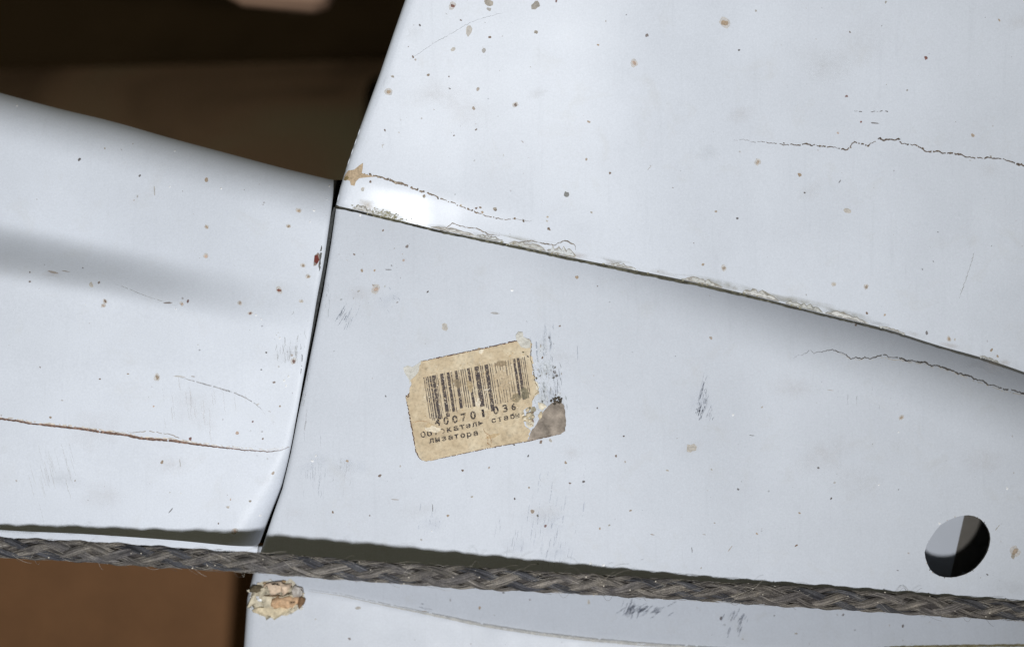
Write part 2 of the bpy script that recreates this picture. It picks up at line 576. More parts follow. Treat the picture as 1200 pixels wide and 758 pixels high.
# ------------------------------------------------------------------ FIN (upper panel)
seam_line = catmull(seam_pts, 6)
fin_outline = fin_edge_pts + [(p[0], p[1] - 1.2) for p in seam_line[1:]] + [(1660, -400)]
fin = thing('tail_fin', 'large flat grey painted fin panel filling the upper right, hairline crack at right', 'panel', W(820, 300, 0.02))
def par(o, root):
    o.matrix_parent_inverse = root.matrix_basis.inverted()
    return o
def add(name, me, mats, root, kind=None, label=None):
    o = link(name, me, mats, root, kind, label)
    if root.parent is None: o.matrix_parent_inverse.identity(); o.location = -root.location
    return o
def addD(dec, name, mat, root, kind=None, label=None):
    o = dec.build(name, mat, root, kind, label)
    if root.type == 'EMPTY': o.location = -root.location
    return o
add('skin', skin(fin_outline, d_fin, thick=0.028), [M_fin, M_edge], fin)

# unseen block added behind the fin to darken the background beside it
def slab(name, quad, y0, y1, mat, root):
    V = [W(x, y, y0) for x, y in quad] + [tuple(np.array(W(x, y, y0)) + np.array([0, y1 - y0, 0])) for x, y in quad]
    F = [(0, 1, 2, 3), (7, 6, 5, 4)] + [(i, i + 4, (i + 1) % 4 + 4, (i + 1) % 4) for i in range(4)]
    me = bpy.data.meshes.new(name); me.from_pydata(V, [], F)
    bm = bmesh.new(); bm.from_mesh(me); bmesh.ops.recalc_face_normals(bm, faces=bm.faces)
    bm.to_mesh(me); bm.free()
    return add(name, me, mat, root)
slab('fin_shade_block', [(624, -440), (1700, -440), (1700, 420), (412, 215)], 0.078, 0.64, M_dark, fin)
TAN = lin(174, 154, 132); BRN = lin(126, 104, 88); DRK = lin(100, 91, 87); RED = lin(128, 82, 70); GRT = lin(178, 170, 158)
OLV = lin(92, 86, 66); PNK = lin(202, 178, 162); WHT = (0.85, 0.86, 0.88); PAL = lin(205, 196, 182)
COL = dict(t=TAN, b=BRN, d=DRK, r=RED, g=GRT, o=OLV, p=PNK, w=WHT, f=PAL)

def specks(dec, lst):
    for e in lst:
        x, y, r, c = e[:4]
        opt = e[4] if len(e) > 4 else ''
        kk = random.uniform(0.85, 1.15); col = tuple(v * kk for v in COL[c])
        al = random.uniform(0.5, 0.85)
        if c == 'f': al = 0.55
        if 'h' in opt or 'v' in opt or '/' in opt:      # slivers
            ang = {'h': 0.1, 'v': 1.5, '/': -0.9}[opt]
            dec.blob(x, y, r, max(0.45, r * 0.18), ang, col, al * 0.7, 9, 0.5)
            continue
        if 'o' in opt or (r > 2.4 and c in 'tprb'):      # pale rim round a pit
            dec.blob(x, y, r * 1.35, r * 1.2, None, lin(216, 208, 198), 0.45, 12, 0.25, lift=0.00004)
            dec.blob(x + 0.3, y + 0.2, r * 0.72, r * 0.62, None, col, al, 10, 0.35, lift=0.00008)
            continue
        dec.blob(x, y, r, r * random.uniform(0.65, 1.0), None, col, al, 9, 0.35)

def scatter(dec, n, x0, x1, y0, y1, ok, rmax=1.2):
    cols = ['t', 'b', 'd', 'g', 'o', 'f', 't', 'g', 'w', 'b']
    k = 0
    while k < n:
        x = random.uniform(x0, x1); y = random.uniform(y0, y1)
        if not ok(x, y): continue
        c = random.choice(cols)
        r = 0.3 + rmax * random.random() ** 3.5
        al = random.uniform(0.10, 0.5)
        dec.blob(x, y, r, r * random.uniform(0.5, 1), None, COL[c], al, 7, 0.35)
        k += 1

in_fin = lambda x, y: bool(inside(fin_outline, np.array([x]), np.array([y]))[0]) and y < seam(x) - 4
sd = Decal(d_fin)
specks(sd, [(530, 7, 3.6, 'r', 'o'), (572, 3, 5, 'g'), (573, 11, 2.4, 'g'), (628, 6, 5.5, 'g'), (652, 1, 2, 'r'), (492, 30, 1.5, 'd'), (540, 24, 1.3, 'b'),
            (574, 44, 2, 'b'), (549, 36, 6, 'f'), (567, 60, 3.2, 'g'), (628, 38, 2.3, 'g'), (531, 58, 2.5, 'f'), (484, 67, 1.7, 'b'), (502, 88, 2, 't'),
            (455, 108, 3.6, 't', 'o'), (460, 90, 1.8, 'g'), (560, 105, 2.1, 't'), (604, 123, 2.6, 'b'), (555, 127, 1.9, 't'), (558, 152, 1.6, 'b'),
            (758, 42, 2.2, 'b'), (743, 74, 3.6, 'p', 'o'), (701, 53, 1.5, 't'), (664, 228, 4.2, 'o'), (687, 187, 1.7, 't'), (715, 203, 1.5, 'b'),
            (690, 143, 1.7, 't'), (693, 249, 1.6, 'g'), (761, 197, 3.2, 'g', '/'), (849, 27, 5, 't'), (1085, 68, 2.3, 'r'), (992, 113, 1.6, 'r'),
            (996, 38, 1.3, 'b'), (888, 190, 3.2, 't'), (937, 205, 2.3, 't'), (1140, 159, 2.3, 't'), (982, 156, 1.4, 'p'), (984, 213, 3, 'd', '/'),
            (1063, 106, 1.5, 'g'), (866, 59, 1.4, 'd'), (943, 226, 1.3, 'd'), (993, 247, 4, 'f'), (886, 13, 1.3, 'g'), (1038, 3, 1.5, 'g'), (839, 248, 1.8, 't'),
            (1171, 24, 1.6, 't'), (1009, 143, 1.2, 'r'), (1025, 144.5, 5, 'd', 'h'), (864, 256, 1.7, 'd'), (848, 314, 2.8, 't'), (824, 310, 2, 't'), (1015, 336, 2.5, 't'), (977, 333, 2.4, 'f', 'o'),
            (1086, 390, 2.2, 'd'), (1112, 397, 2.5, 't'), (1119, 398, 1.6, 'f'), (1016, 367, 1.5, 'b'), (1037, 369, 1.6, 't'), (1162, 410, 2, 't'), (1169, 417, 1.8, 't'),
            (434, 213, 1.9, 'b'), (425, 222, 2.4, 'f'), (497, 230, 2, 'g'), (448, 171, 3, 'f', 'v'), (451, 153, 1.3, 'b'), (558, 244, 1.6, 'b'), (565, 249, 1.8, 't'), (580, 245, 2.2, 'g'),
            (643, 268, 1.8, 'b'), (641, 259, 1.4, 'f'), (532, 159, 1.2, 'b'), (527, 104, 1.2, 'd'), (526, 90, 1.0, 'b'), (590, 182, 1.6, 'f', 'v')])
scatter(sd, 150, 410, 1230, -20, 430, in_fin)
scatter(sd, 110, 500, 1640, -380, 560, lambda x, y: in_fin(x, y) and not (0 < x < 1200 and y > 0), 1.6)
scatter(sd, 30, 425, 640, -10, 190, in_fin, 1.2)
addD(sd, 'paint_specks', M_wear, fin, 'stuff')
# cracks
cr = Decal(d_fin)
zA = [(180, 490), (280, 500), (350, 505), (420, 511), (436, 506), (452, 513), (480, 513), (530, 522), (575, 530), (590, 512), (605, 500), (622, 506), (650, 515), (670, 503), (690, 487), (708, 492),
      (725, 489), (745, 494), (760, 487), (772, 503), (790, 510), (812, 510), (830, 517), (846, 524), (870, 535), (890, 533), (915, 540), (940, 539), (970, 545), (1000, 549), (1030, 553), (1060, 557), (1085, 551), (1110, 560),
      (1140, 566), (1160, 571), (1195, 580), (1300, 596), (1420, 640)]
cr.line([(800 + a / 3, b / 3) for a, b in zA], lambda t: 0.55 + 1.0 * min(1, t * 3), lin(104, 92, 82), 0.92, 0.5, 1.5, 0.85, 0.12, wig=0.75)
for a, b in [(356, 504), (436, 507), (452, 512), (484, 513), (590, 519), (606, 500), (652, 514), (695, 486), (728, 490), (760, 490), (792, 509), (822, 512), (845, 522), (872, 534), (896, 531), (943, 538), (968, 541), (1066, 556), (1084, 551), (1158, 570), (1180, 576)]:
    cr.blob(800 + a / 3, b / 3, random.uniform(1.0, 2.0), 0.9, 0.2, random.choice([lin(88, 76, 68), lin(130, 116, 100)]), 0.95, 8, 0.4)
cr.line([(1001, 130), (1012, 132), (1024, 131), (1036, 130), (1047, 133)], 0.8, DRK, 0.7, 0.5, 1.6, 0.8, 0.45)
addD(cr, 'crack', M_wear, fin)
cr = Decal(d_fin)
zB = [(260, 130), (300, 141), (345, 150), (400, 170), (450, 190), (520, 212), (560, 228), (600, 245), (650, 265), (700, 281), (740, 290), (790, 292), (850, 296)]
cr.line([(340 + a / 3, 160 + b / 3) for a, b in zB], lambda t: 2.6 * (1 - t) ** 2.5 + 0.9, lin(134, 120, 106), 0.9, 0.5, 1.5, 0.9, 0.16, wig=0.6)
for a, b in [(281, 132), (310, 143), (345, 150), (370, 162), (448, 186), (470, 208), (520, 216), (600, 243), (626, 255), (640, 260), (654, 268), (668, 250), (722, 258), (790, 288), (820, 296), (905, 283), (910, 326)]:
    cr.blob(340 + a / 3, 160 + b / 3, random.uniform(1.0, 2.4), 1.2, None, random.choice([lin(140, 122, 104), lin(104, 92, 80), lin(190, 178, 160)]), 0.95, 9, 0.4)
addD(cr, 'crack', M_wear, fin)
# flaked spot on the fin's corner: bare filler shows
ch = Decal(d_fin)
star = [(404, 206), (408, 200), (415, 199), (421, 194), (425.5, 191), (425, 198), (424, 203), (432, 205.5), (441, 207), (430, 208), (421, 209), (417, 213), (415.5, 218), (411, 217), (410, 212), (403.5, 210.5)]
ch.poly(star, lin(178, 158, 132), 1.0, 0.00007)
ch.poly([(403, 207.5), (407, 206), (409, 209), (405, 212), (402.5, 211)], lin(128, 112, 76), 1.0, 0.00012)
addD(ch, 'bare_patch', M_wear, fin, None, 'tan star shaped flaked patch at the corner of the fin')
# peeling paint lip along the seam
for x0, x1, h in [(413, 437, 9), (505, 560, 6), (556, 590, 8), (596, 640, 9), (640, 676, 15), (715, 745, 6), (800, 846, 8), (870, 912, 11), (920, 965, 10), (966, 1018, 9), (1030, 1060, 3), (1148, 1172, 4)]:
    pe = Decal(d_fin)
    n = 14
    top = []; bot = []
    for k in range(n + 1):
        x = x0 + (x1 - x0) * k / n
        e = math.sin(math.pi * k / n) ** 0.6
        top.append((x + random.uniform(-1, 1), float(seam(x)) - 2.0 - h * 0.8 * e * random.uniform(0.35, 1.0)))
        bot.append((x, float(seam(x)) - 1.6))
    # torn edge: dark rim under, pale flake over
    pe.poly([(p[0] + 0.3, p[1] - 0.5) for p in top] + bot[::-1], random.choice([lin(160, 154, 142), lin(170, 162, 148), lin(148, 144, 130)]), 0.6, 0.00006)
    pe.poly([(p[0], p[1] + (0.5 if random.random() < 0.75 else 2.4)) for p in top] + [(p[0], p[1] - random.uniform(0.2, 2.2)) for p in bot[::-1]],
            random.choice([lin(204, 207, 208), lin(208, 208, 206), lin(196, 197, 194)]), 0.95, 0.00010)
    addD(pe, 'paint_flake', M_frag, fin)
# torn line along the middle lip
for pts, w_, c_, a_, g_ in [
    ([(340 + a / 3, 160 + b / 3) for a, b in [(540, 330), (570, 305), (610, 318), (660, 325), (700, 345), (738, 350)]], 1.0, lin(140, 126, 110), 0.9, 0.0),
    ([(340 + a / 3, 160 + b / 3) for a, b in [(800, 372), (850, 366), (885, 376), (930, 382), (965, 365), (1000, 380), (1005, 400)]], 1.3, lin(128, 116, 100), 0.9, 0.0),
    ([(480, 70), (492, 62), (510, 50), (530, 39), (545, 30), (560, 23), (590, 15)], 0.5, lin(150, 150, 150), 0.5, 0.0),
    ([(1142, 295), (1137, 312), (1131, 330), (1124, 350)], 0.7, lin(150, 146, 136), 0.5, 0.0)]:
    tr = Decal(d_fin, 0.00012)
    tr.line(pts, w_, c_, a_, 0.5, 1.7, 0.7, g_)
    addD(tr, 'scratch', M_scuff, fin)
# soft grime
so = Decal(d_fin, 0.00003)
for x, y, r, c in [(505, 110, 34, TAN), (540, 125, 40, TAN), (450, 95, 16, OLV), (630, 110, 14, TAN), (868, 135, 22, TAN), (1195, 25, 20, TAN), (830, 180, 18, OLV), (960, 75, 40, GRT),
                   (1160, 200, 18, TAN), (480, 40, 20, GRT), (1000, 60, 55, GRT), (1165, 425, 26, TAN), (1185, 435, 18, OLV), (950, 225, 20, TAN)]:
    so.blob(x, y, r, r * 0.6, random.uniform(-0.6, 0.3), c, 0.11, 14, 0.3, soft=True)
for k in range(16):
    x = 420 + k * 50 + random.uniform(-10, 10)
    so.blob(x, float(seam(x)) - 5, random.uniform(8, 24), random.uniform(2.5, 5), 0.22, random.choice([OLV, TAN, GRT]), 0.38, 12, 0.3, soft=True)
for x, y, rx, ry, c in [(452, 252, 24, 7, lin(150, 142, 104)), (430, 240, 14, 6, lin(186, 168, 138)), (468, 258, 14, 5, lin(128, 124, 92)), (620, 284, 60, 6, lin(150, 144, 122)), (720, 308, 40, 5, lin(150, 146, 126)), (840, 332, 60, 6, lin(150, 144, 120)), (930, 352, 50, 6, lin(156, 150, 128)), (990, 368, 40, 5, lin(150, 146, 128))]:
    so.blob(x, y, rx, ry, 0.22, c, 0.75, 16, 0.3, soft=True)
addD(so, 'grime', M_stain, fin, 'stuff')
# moss-like crust on the seam
bm = bmesh.new()
def lump(bm, x, y, depth, rx, ry, rz, sub=2, rough=0.35, lift=0.0):
    z = float(depth(np.array([x]), np.array([y]))[0])
    o = Vector(W(x, y, z - lift))
    r = bmesh.ops.create_icosphere(bm, subdivisions=sub, radius=1)
    ph = [random.uniform(0, 6.28) for _ in range(6)]
    for v in r['verts']:
        c = v.co
        k = 1 + rough * (0.5 * math.sin(3.1 * c.x + ph[0]) * math.sin(2.7 * c.z + ph[1]) + 0.35 * math.sin(6.3 * c.x + ph[2]) * math.sin(5.7 * c.y + ph[3]) + random.uniform(-.3, .3))
        v.co = Vector((c.x * rx * K * k, c.y * rz * K * k, c.z * ry * K * k)) + o
for k in range(80):
    x = random.gauss(452, 12); y = float(seam(x)) - 3 + random.gauss(-1.4, 2.4)
    lump(bm, x, y, d_fin, random.uniform(0.4, 1.7), random.uniform(0.35, 1.2), random.uniform(0.25, 0.7), 1, 0.8)
for k in range(40):
    x = random.uniform(560, 960); y = float(seam(x)) - 1.5 + random.gauss(0, 0.8)
    lump(bm, x, y, d_fin, random.uniform(0.6, 1.8), random.uniform(0.5, 1.1), 0.8, 1, 0.6)
me = bpy.data.meshes.new('crust'); bm.to_mesh(me); bm.free()
add('crust', me, plain('olive_crust', lin(146, 142, 120), 0.9, 0.5, 1400), fin, 'stuff')

# ------------------------------------------------------------------ FAIRING (middle panel) with its hole
hole_pts = [(1083.5, 647), (1086, 638), (1090.5, 630), (1096, 622), (1102, 615), (1110, 610), (1119, 606), (1127, 604), (1135, 603.3), (1142, 604.5), (1149, 608), (1154, 613), (1157.8, 619),
            (1160, 625), (1160.7, 631), (1159.5, 639), (1157, 646.5), (1153.5, 653), (1149, 659), (1144, 664.5), (1137.5, 669.5), (1130, 673), (1121, 675.6), (1114, 676.3), (1107, 676), (1100.5, 674.5), (1095, 671.6), (1090, 667), (1087, 661), (1084.5, 654)]
mid_bot = [(x, float(rope_c(x)) + 3) for x in range(300, 1650, 40)] + [(1660, float(rope_c(1660)) + 3)]
mid_outline = mid_left_pts[:-1] + mid_bot + [(p[0], p[1] + 0.8) for p in seam_line[::-1][:-1]]
mid = thing('stabilizer_fairing', 'long grey painted fairing carrying the tan barcode sticker, round hole at its right end', 'fairing', W(760, 560, 0.01))
add('skin', skin(mid_outline, d_mid, [hole_pts], thick=0.0022), [M_mid, M_edge], mid)
in_mid = lambda x, y: bool(inside(mid_outline, np.array([x]), np.array([y]))[0]) and not bool(inside(hole_pts, np.array([x]), np.array([y]))[0]) and y < rope_c(x) - 16
sd = Decal(d_mid)
specks(sd, [(973, 457, 3, 't', 'h'), (1056, 489, 2.5, 't'), (833, 396, 1.7, 't'), (1003, 381, 1.4, 'b'), (893, 477, 1.3, 'g'), (477, 289, 2, 'b'), (449, 270, 1.3, 'b'), (473, 305, 1.6, 'p'), (424, 317, 1.8, 't'), (439, 317, 1.3, 't'),
            (455, 316, 4, 'd', 'h'), (440, 339, 4.2, 'p'), (501, 342, 1.4, 'd'), (676, 325, 2.2, 't'), (580, 367, 6, 'g', 'h'), (415, 298, 1.3, 'b'), (521, 383, 4, 'f'), (656, 382, 1.2, 'b'), (445, 557, 2, 'b'), (542, 551, 1.8, 'b'),
            (573, 548, 1.3, 't'), (463, 585, 4, 't', 'h'), (553, 582, 1.5, 'g'), (469, 546, 1.3, 'g'), (619, 534, 1.4, 'd'), (634, 518, 2, 'b'), (645, 516, 2.2, 'f'), (663, 542, 1.7, 't'), (684, 564, 1.8, 'd'), (668, 566, 1.5, 'b'), (639, 616, 1.9, 'r'), (624, 599, 2.4, 't'),
            (630, 604, 1.5, 'o'), (703, 619, 1.6, 't'), (714, 615, 1.3, 'g'), (739, 598, 1.5, 't'), (764, 626, 2.8, 't', 'h'), (782, 551, 1.5, 'g'), (722, 534, 1.5, 'b'), (731, 511, 1.3, 'd'), (507, 595, 3.6, 'd', 'v'), (603, 584, 1.3, 'd'), (620, 571, 1.2, 't'),
            (881, 510, 3, 'o', 'h'), (810, 525, 6, 'f'), (856, 642, 4, 't', '/'), (865, 573, 1.5, 'd'), (974, 584, 1.5, 'd'), (811, 644, 3.4, 'd', 'v'), (933, 639, 1.8, 'b'), (959, 548, 1.4, 'd'), (937, 601, 1.4, 't'), (1189, 646, 5.2, 't'), (1187, 651, 3.2, 'g'),
            (1157, 673, 1.2, 'd'), (825, 626, 2, 't', 'h'), (887, 625, 1.4, 't'), (1052, 668, 1.6, 'd', 'h'), (834, 550, 1.2, 'g'), (1169, 618, 4.5, 'g', '/'), (525, 604, 1.6, 't'), (407, 540, 1.6, 't'), (452, 464, 1.3, 'd'), (390, 600, 1.4, 'b'), (700, 478, 1.2, 'd')])
scatter(sd, 170, 330, 1240, 260, 700, in_mid)
scatter(sd, 50, 1200, 1640, 460, 720, in_mid, 1.6)
scatter(sd, 40, 380, 470, 280, 360, in_mid, 1.4)
for x, y in [(600, 340), (422, 252), (692, 660), (707, 662), (506, 622), (859, 486), (1053, 506), (1180, 572), (1030, 568), (370, 534), (366, 540), (1101, 613)]:
    sd.blob(x, y, random.uniform(0.8, 1.7), None, None, WHT, 1.0, 8, 0.3, dome=0.0003)
addD(sd, 'paint_specks', M_wear, mid, 'stuff')
# crack C
cr = Decal(d_mid)
zC = [(388, 507), (410, 497), (432, 492), (450, 480), (462, 492), (480, 488), (498, 484), (522, 478), (540, 485), (560, 488), (575, 497), (592, 508), (612, 506), (628, 509), (641, 501), (660, 510), (685, 503), (710, 500), (725, 506), (770, 509),
      (790, 516), (830, 521), (855, 524), (875, 535), (900, 533), (925, 545), (950, 552), (975, 562), (1000, 571), (1025, 582), (1050, 590), (1075, 600), (1100, 606), (1125, 618), (1150, 621), (1175, 628), (1196, 631), (1300, 660), (1440, 690)]
cr.line([(800 + a / 3, 250 + b / 3) for a, b in zC], lambda t: 0.5 + 1.1 * min(1, t * 2.2), lin(84, 78, 72), 0.95, 0.45, 1.4, 0.7, 0.04, wig=0.65)
cr.line([(800 + a / 3, 250.6 + b / 3 + 1.6) for a, b in zC[8:]], 0.8, lin(214, 206, 192), 0.7, 0.6, 1.7, 0.8, 0.45, lift=0.00004)
addD(cr, 'crack', M_wear, mid)
# scuffs (many fine rubbed strokes each)
sc = Decal(d_mid, 0.00005)
def strokes(cx, cy, n, dx, dy, lx, ly, col, al, wmax=1.0):
    for _ in range(n):
        x = random.gauss(cx, dx); y = random.gauss(cy, dy)
        if not in_mid(x, y) : continue
        k = random.uniform(0.3, 1.0)
        sc.line([(x - lx * k / 2, y - ly * k / 2), (x + random.uniform(-.8, .8), y), (x + lx * k / 2, y + ly * k / 2)], random.uniform(0.3, wmax), col, al * random.uniform(0.25, 0.75), 0.3, 2, 0.6, 0.1)
INKY = lin(92, 98, 112)
strokes(402, 370, 9, 2.5, 4, 13, -22, lin(84, 92, 108), 0.95, 0.9)
strokes(410, 378, 8, 4, 6, 8, -20, lin(130, 140, 156), 0.6)
strokes(823, 464, 15, 3.5, 8, 7, -28, lin(84, 90, 106), 0.8, 0.9)
strokes(820, 484, 16, 2.6, 4, 4, -15, lin(78, 82, 96), 0.9, 1.0)
strokes(834, 482, 8, 3, 4, 5, -14, INKY, 0.5)
strokes(640, 400, 18, 9, 9, 1, 22, lin(130, 140, 156), 0.55, 1.4)
strokes(650, 455, 30, 7, 12, 1.5, 16, lin(110, 116, 126), 0.5, 1.4)
strokes(649, 437, 18, 4, 5, 2, 8, lin(96, 98, 100), 0.7, 1.4)
strokes(630, 440, 14, 4, 6, 2, 7, lin(100, 104, 108), 0.7, 1.3)
strokes(640, 405, 8, 12, 12, 2, 3, lin(130, 128, 128), 0.6, 1.6)
strokes(640, 610, 34, 16, 24, -4, 26, lin(140, 150, 172), 0.32, 1.6)
strokes(600, 635, 14, 9, 14, -3, 20, lin(150, 156, 170), 0.30, 1.4)
strokes(650, 640, 12, 12, 10, -3, 14, lin(150, 156, 170), 0.35, 1.4)
strokes(505, 610, 14, 7, 9, -2, 12, lin(140, 150, 172), 0.4, 1.2)
strokes(370, 545, 24, 7, 22, -1, 22, lin(140, 146, 156), 0.40, 1.2)
strokes(405, 548, 14, 4, 16, -1, 16, lin(150, 146, 140), 0.35, 1.2)
strokes(455, 350, 10, 8, 6, 3, 5, lin(150, 158, 172), 0.5, 1.3)
strokes(385, 345, 8, 3, 14, 0, 16, lin(140, 146, 150), 0.5)
strokes(1015, 470, 10, 18, 8, 0, 14, lin(150, 150, 150), 0.4)
strokes(357, 470, 12, 3, 20, -3, 22, lin(150, 146, 144), 0.5)
strokes(660, 560, 10, 20, 20, 0, 14, lin(160, 160, 170), 0.3)
addD(sc, 'scuffs', M_scuff, mid, 'stuff')
so = Decal(d_mid, 0.00003)
SMG = lin(150, 160, 182)
for x, y, r, c in [(636, 396, 20, SMG), (650, 440, 18, SMG), (646, 466, 22, SMG), (640, 612, 34, SMG), (606, 640, 26, SMG), (650, 648, 24, SMG), (506, 614, 18, SMG), (370, 540, 26, SMG), (404, 372, 14, SMG), (822, 470, 20, SMG), (455, 352, 18, SMG), (410, 545, 22, SMG), (660, 420, 26, GRT), (650, 470, 22, OLV), (810, 525, 18, TAN), (970, 530, 45, TAN), (1150, 540, 30, TAN), (1185, 690, 30, OLV), (670, 530, 18, TAN), (1000, 565, 40, GRT),
                   (420, 345, 20, TAN), (930, 455, 30, TAN), (1080, 400, 30, OLV), (1150, 430, 30, OLV), (490, 595, 25, GRT), (400, 550, 22, GRT), (345, 600, 15, GRT), (640, 600, 26, TAN)]:
    so.blob(x, y, r, r * 0.55, random.uniform(-0.4, 0.3), c, 0.13, 14, 0.3, soft=True)
addD(so, 'grime', M_stain, mid, 'stuff')
# dirt packed in the joint under the fin
jd = Decal(d_mid, 0.0002)
jp = [(x, float(seam(x)) + 0.6) for x in np.arange(393, 1656, 4)]
jd.line(jp, lambda t: np.interp(t * 1.407, [0, 0.03, 0.1, 0.25, 0.35, 0.5, 0.62, 0.75, 1], [3.0, 2.4, 2.2, 3.6, 4.4, 4.2, 3.2, 2.2, 2.6]), lin(92, 90, 78), 1.0, 0.35, 2.2, 0.45, 0.0, fade=False, cj=0.45)
jd.line([(p[0], p[1] + 0.2) for p in jp], lambda t: np.interp(t * 1.407, [0, 0.1, 0.3, 1], [2.0, 1.2, 0.7, 0.9]), lin(40, 40, 36), 1.0, 0.4, 2.4, 0.6, 0.25, lift=0.00028, fade=False)
addD(jd, 'joint_dirt', M_wear, mid)
# dark sealing strip standing in the gap at the fairing's left end
def strip(ptsL, ptsR, dl, mat, name, root, y_extra=0.004):
    V = []; F = []
    n = len(ptsL)
    for (a, b) in zip(ptsL, ptsR):
        for q, k in ((a, 0), (b, 0), (b, 1), (a, 1)):
            V.append(W(q[0], q[1], dl + (y_extra if k else 0)))
    for i in range(n - 1):
        b = 4 * i
        for k in range(4):
            F.append((b + k, b + (k + 1) % 4, b + 4 + (k + 1) % 4, b + 4 + k))
    F += [(3, 2, 1, 0), (4 * n - 4, 4 * n - 3, 4 * n - 2, 4 * n - 1)]
    me = bpy.data.meshes.new(name); me.from_pydata(V, [], F)
    bm = bmesh.new(); bm.from_mesh(me); bmesh.ops.recalc_face_normals(bm, faces=bm.faces); bm.to_mesh(me); bm.free()
    return add(name, me, mat, root)
gp = catmull(mid_left_pts[:6], 6)
wd = [np.interp(p[1], [243, 262, 300, 340, 380, 420, 486], [2.5, 5.5, 7.5, 7.5, 6, 3.5, 0.6]) for p in gp]
strip([(p[0] - a - 0.2 + random.uniform(-.4, .4), p[1]) for p, a in zip(gp, wd)], [(p[0] + 1.5, p[1]) for p in gp], 0.0185, M_gasket, 'sealing_strip', mid, 0.006)
# inside: painted rib seen through the hole, near-black walls added behind to keep room light out
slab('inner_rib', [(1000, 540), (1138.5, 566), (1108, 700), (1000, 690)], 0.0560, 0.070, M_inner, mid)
wv_ = [W(1139, 530, 0.0572), W(1104, 710, 0.0572), W(1196, 710, 0.088), W(1215, 530, 0.088)]
wb_ = [(a[0] + 0.0012, a[1] + 0.002, a[2]) for a in wv_]
me = bpy.data.meshes.new('inner_web')
me.from_pydata(wv_ + wb_, [], [(0, 1, 2, 3), (7, 6, 5, 4), (0, 4, 5, 1), (1, 5, 6, 2), (2, 6, 7, 3), (3, 7, 4, 0)])
add('inner_web', me, plain('web_shaded_grey', lin(110, 106, 100), 0.35, 0.1, 90, 0.6), mid)  # coloured darker than the rib to give its dimmer, grazing light
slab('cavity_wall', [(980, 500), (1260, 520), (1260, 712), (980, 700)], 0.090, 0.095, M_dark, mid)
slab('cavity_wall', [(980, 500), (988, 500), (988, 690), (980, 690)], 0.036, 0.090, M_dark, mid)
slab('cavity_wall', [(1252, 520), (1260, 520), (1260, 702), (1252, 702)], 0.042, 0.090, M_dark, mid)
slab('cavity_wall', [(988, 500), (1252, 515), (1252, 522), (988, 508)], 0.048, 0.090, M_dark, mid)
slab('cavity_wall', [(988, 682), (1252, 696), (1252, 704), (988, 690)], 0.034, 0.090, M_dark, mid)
# ragged rim of the hole
rm = Decal(d_mid, 0.00008)
for k in range(20):
    t = random.uniform(0, 1); i = int(t * len(hole_pts))
    p = hole_pts[i]; q = hole_pts[(i + 1) % len(hole_pts)]; u = random.random()
    x = p[0] + (q[0] - p[0]) * u; y = p[1] + (q[1] - p[1]) * u
    vx, vy = x - 1122, y - 640; L = math.hypot(vx, vy)
    r = random.uniform(0.3, 1.0)
    rm.blob(x + vx / L * (r * 0.8), y + vy / L * (r * 0.8), r, r * 0.7, None, random.choice([TAN, DRK, WHT, GRT, OLV]), 0.9, 7, 0.4)
addD(rm, 'hole_rim_chips', M_wear, mid, 'stuff')

# ------------------------------------------------------------------ NOSE FAIRING (left)
lt = catmull(left_top_pts, 6); lr = catmull(left_right_pts, 5); lb = catmull(left_bot_pts, 6)
left_outline = lt[:-1] + lr + lb[::-1][1:]
left = thing('nose_fairing', 'rounded grey painted fairing at left with a long brown scratch line and soft fold', 'fairing', W(150, 420, 0.02))
add('shell', skin(left_outline, d_left, thick=0.0020, rings=(1.0, 2.2, 4, 6.5, 10, 15, 21)), [M_left, M_edge], left)
lip_top = [(-400, 580), (-90, 600), (0, 609), (100, 616), (200, 624), (270, 630), (303, 634)]
lip_bot = [(-400, 622), (-90, 640), (0, 646), (100, 650), (200, 658), (290, 664), (300, 660)]
d_lip = lambda x, y: 0.034 + 0 * np.asarray(x, float)
add('lower_lip', skin(lip_top + lip_bot[::-1], d_lip, step=10, thick=0.002, rings=(3,)), [M_left, M_edge], left)
in_left = lambda x, y: bool(inside(left_outline, np.array([x]), np.array([y]))[0]) and y > left_top(x) + 12 and y < left_bot(x) - 6
sd = Decal(d_left)
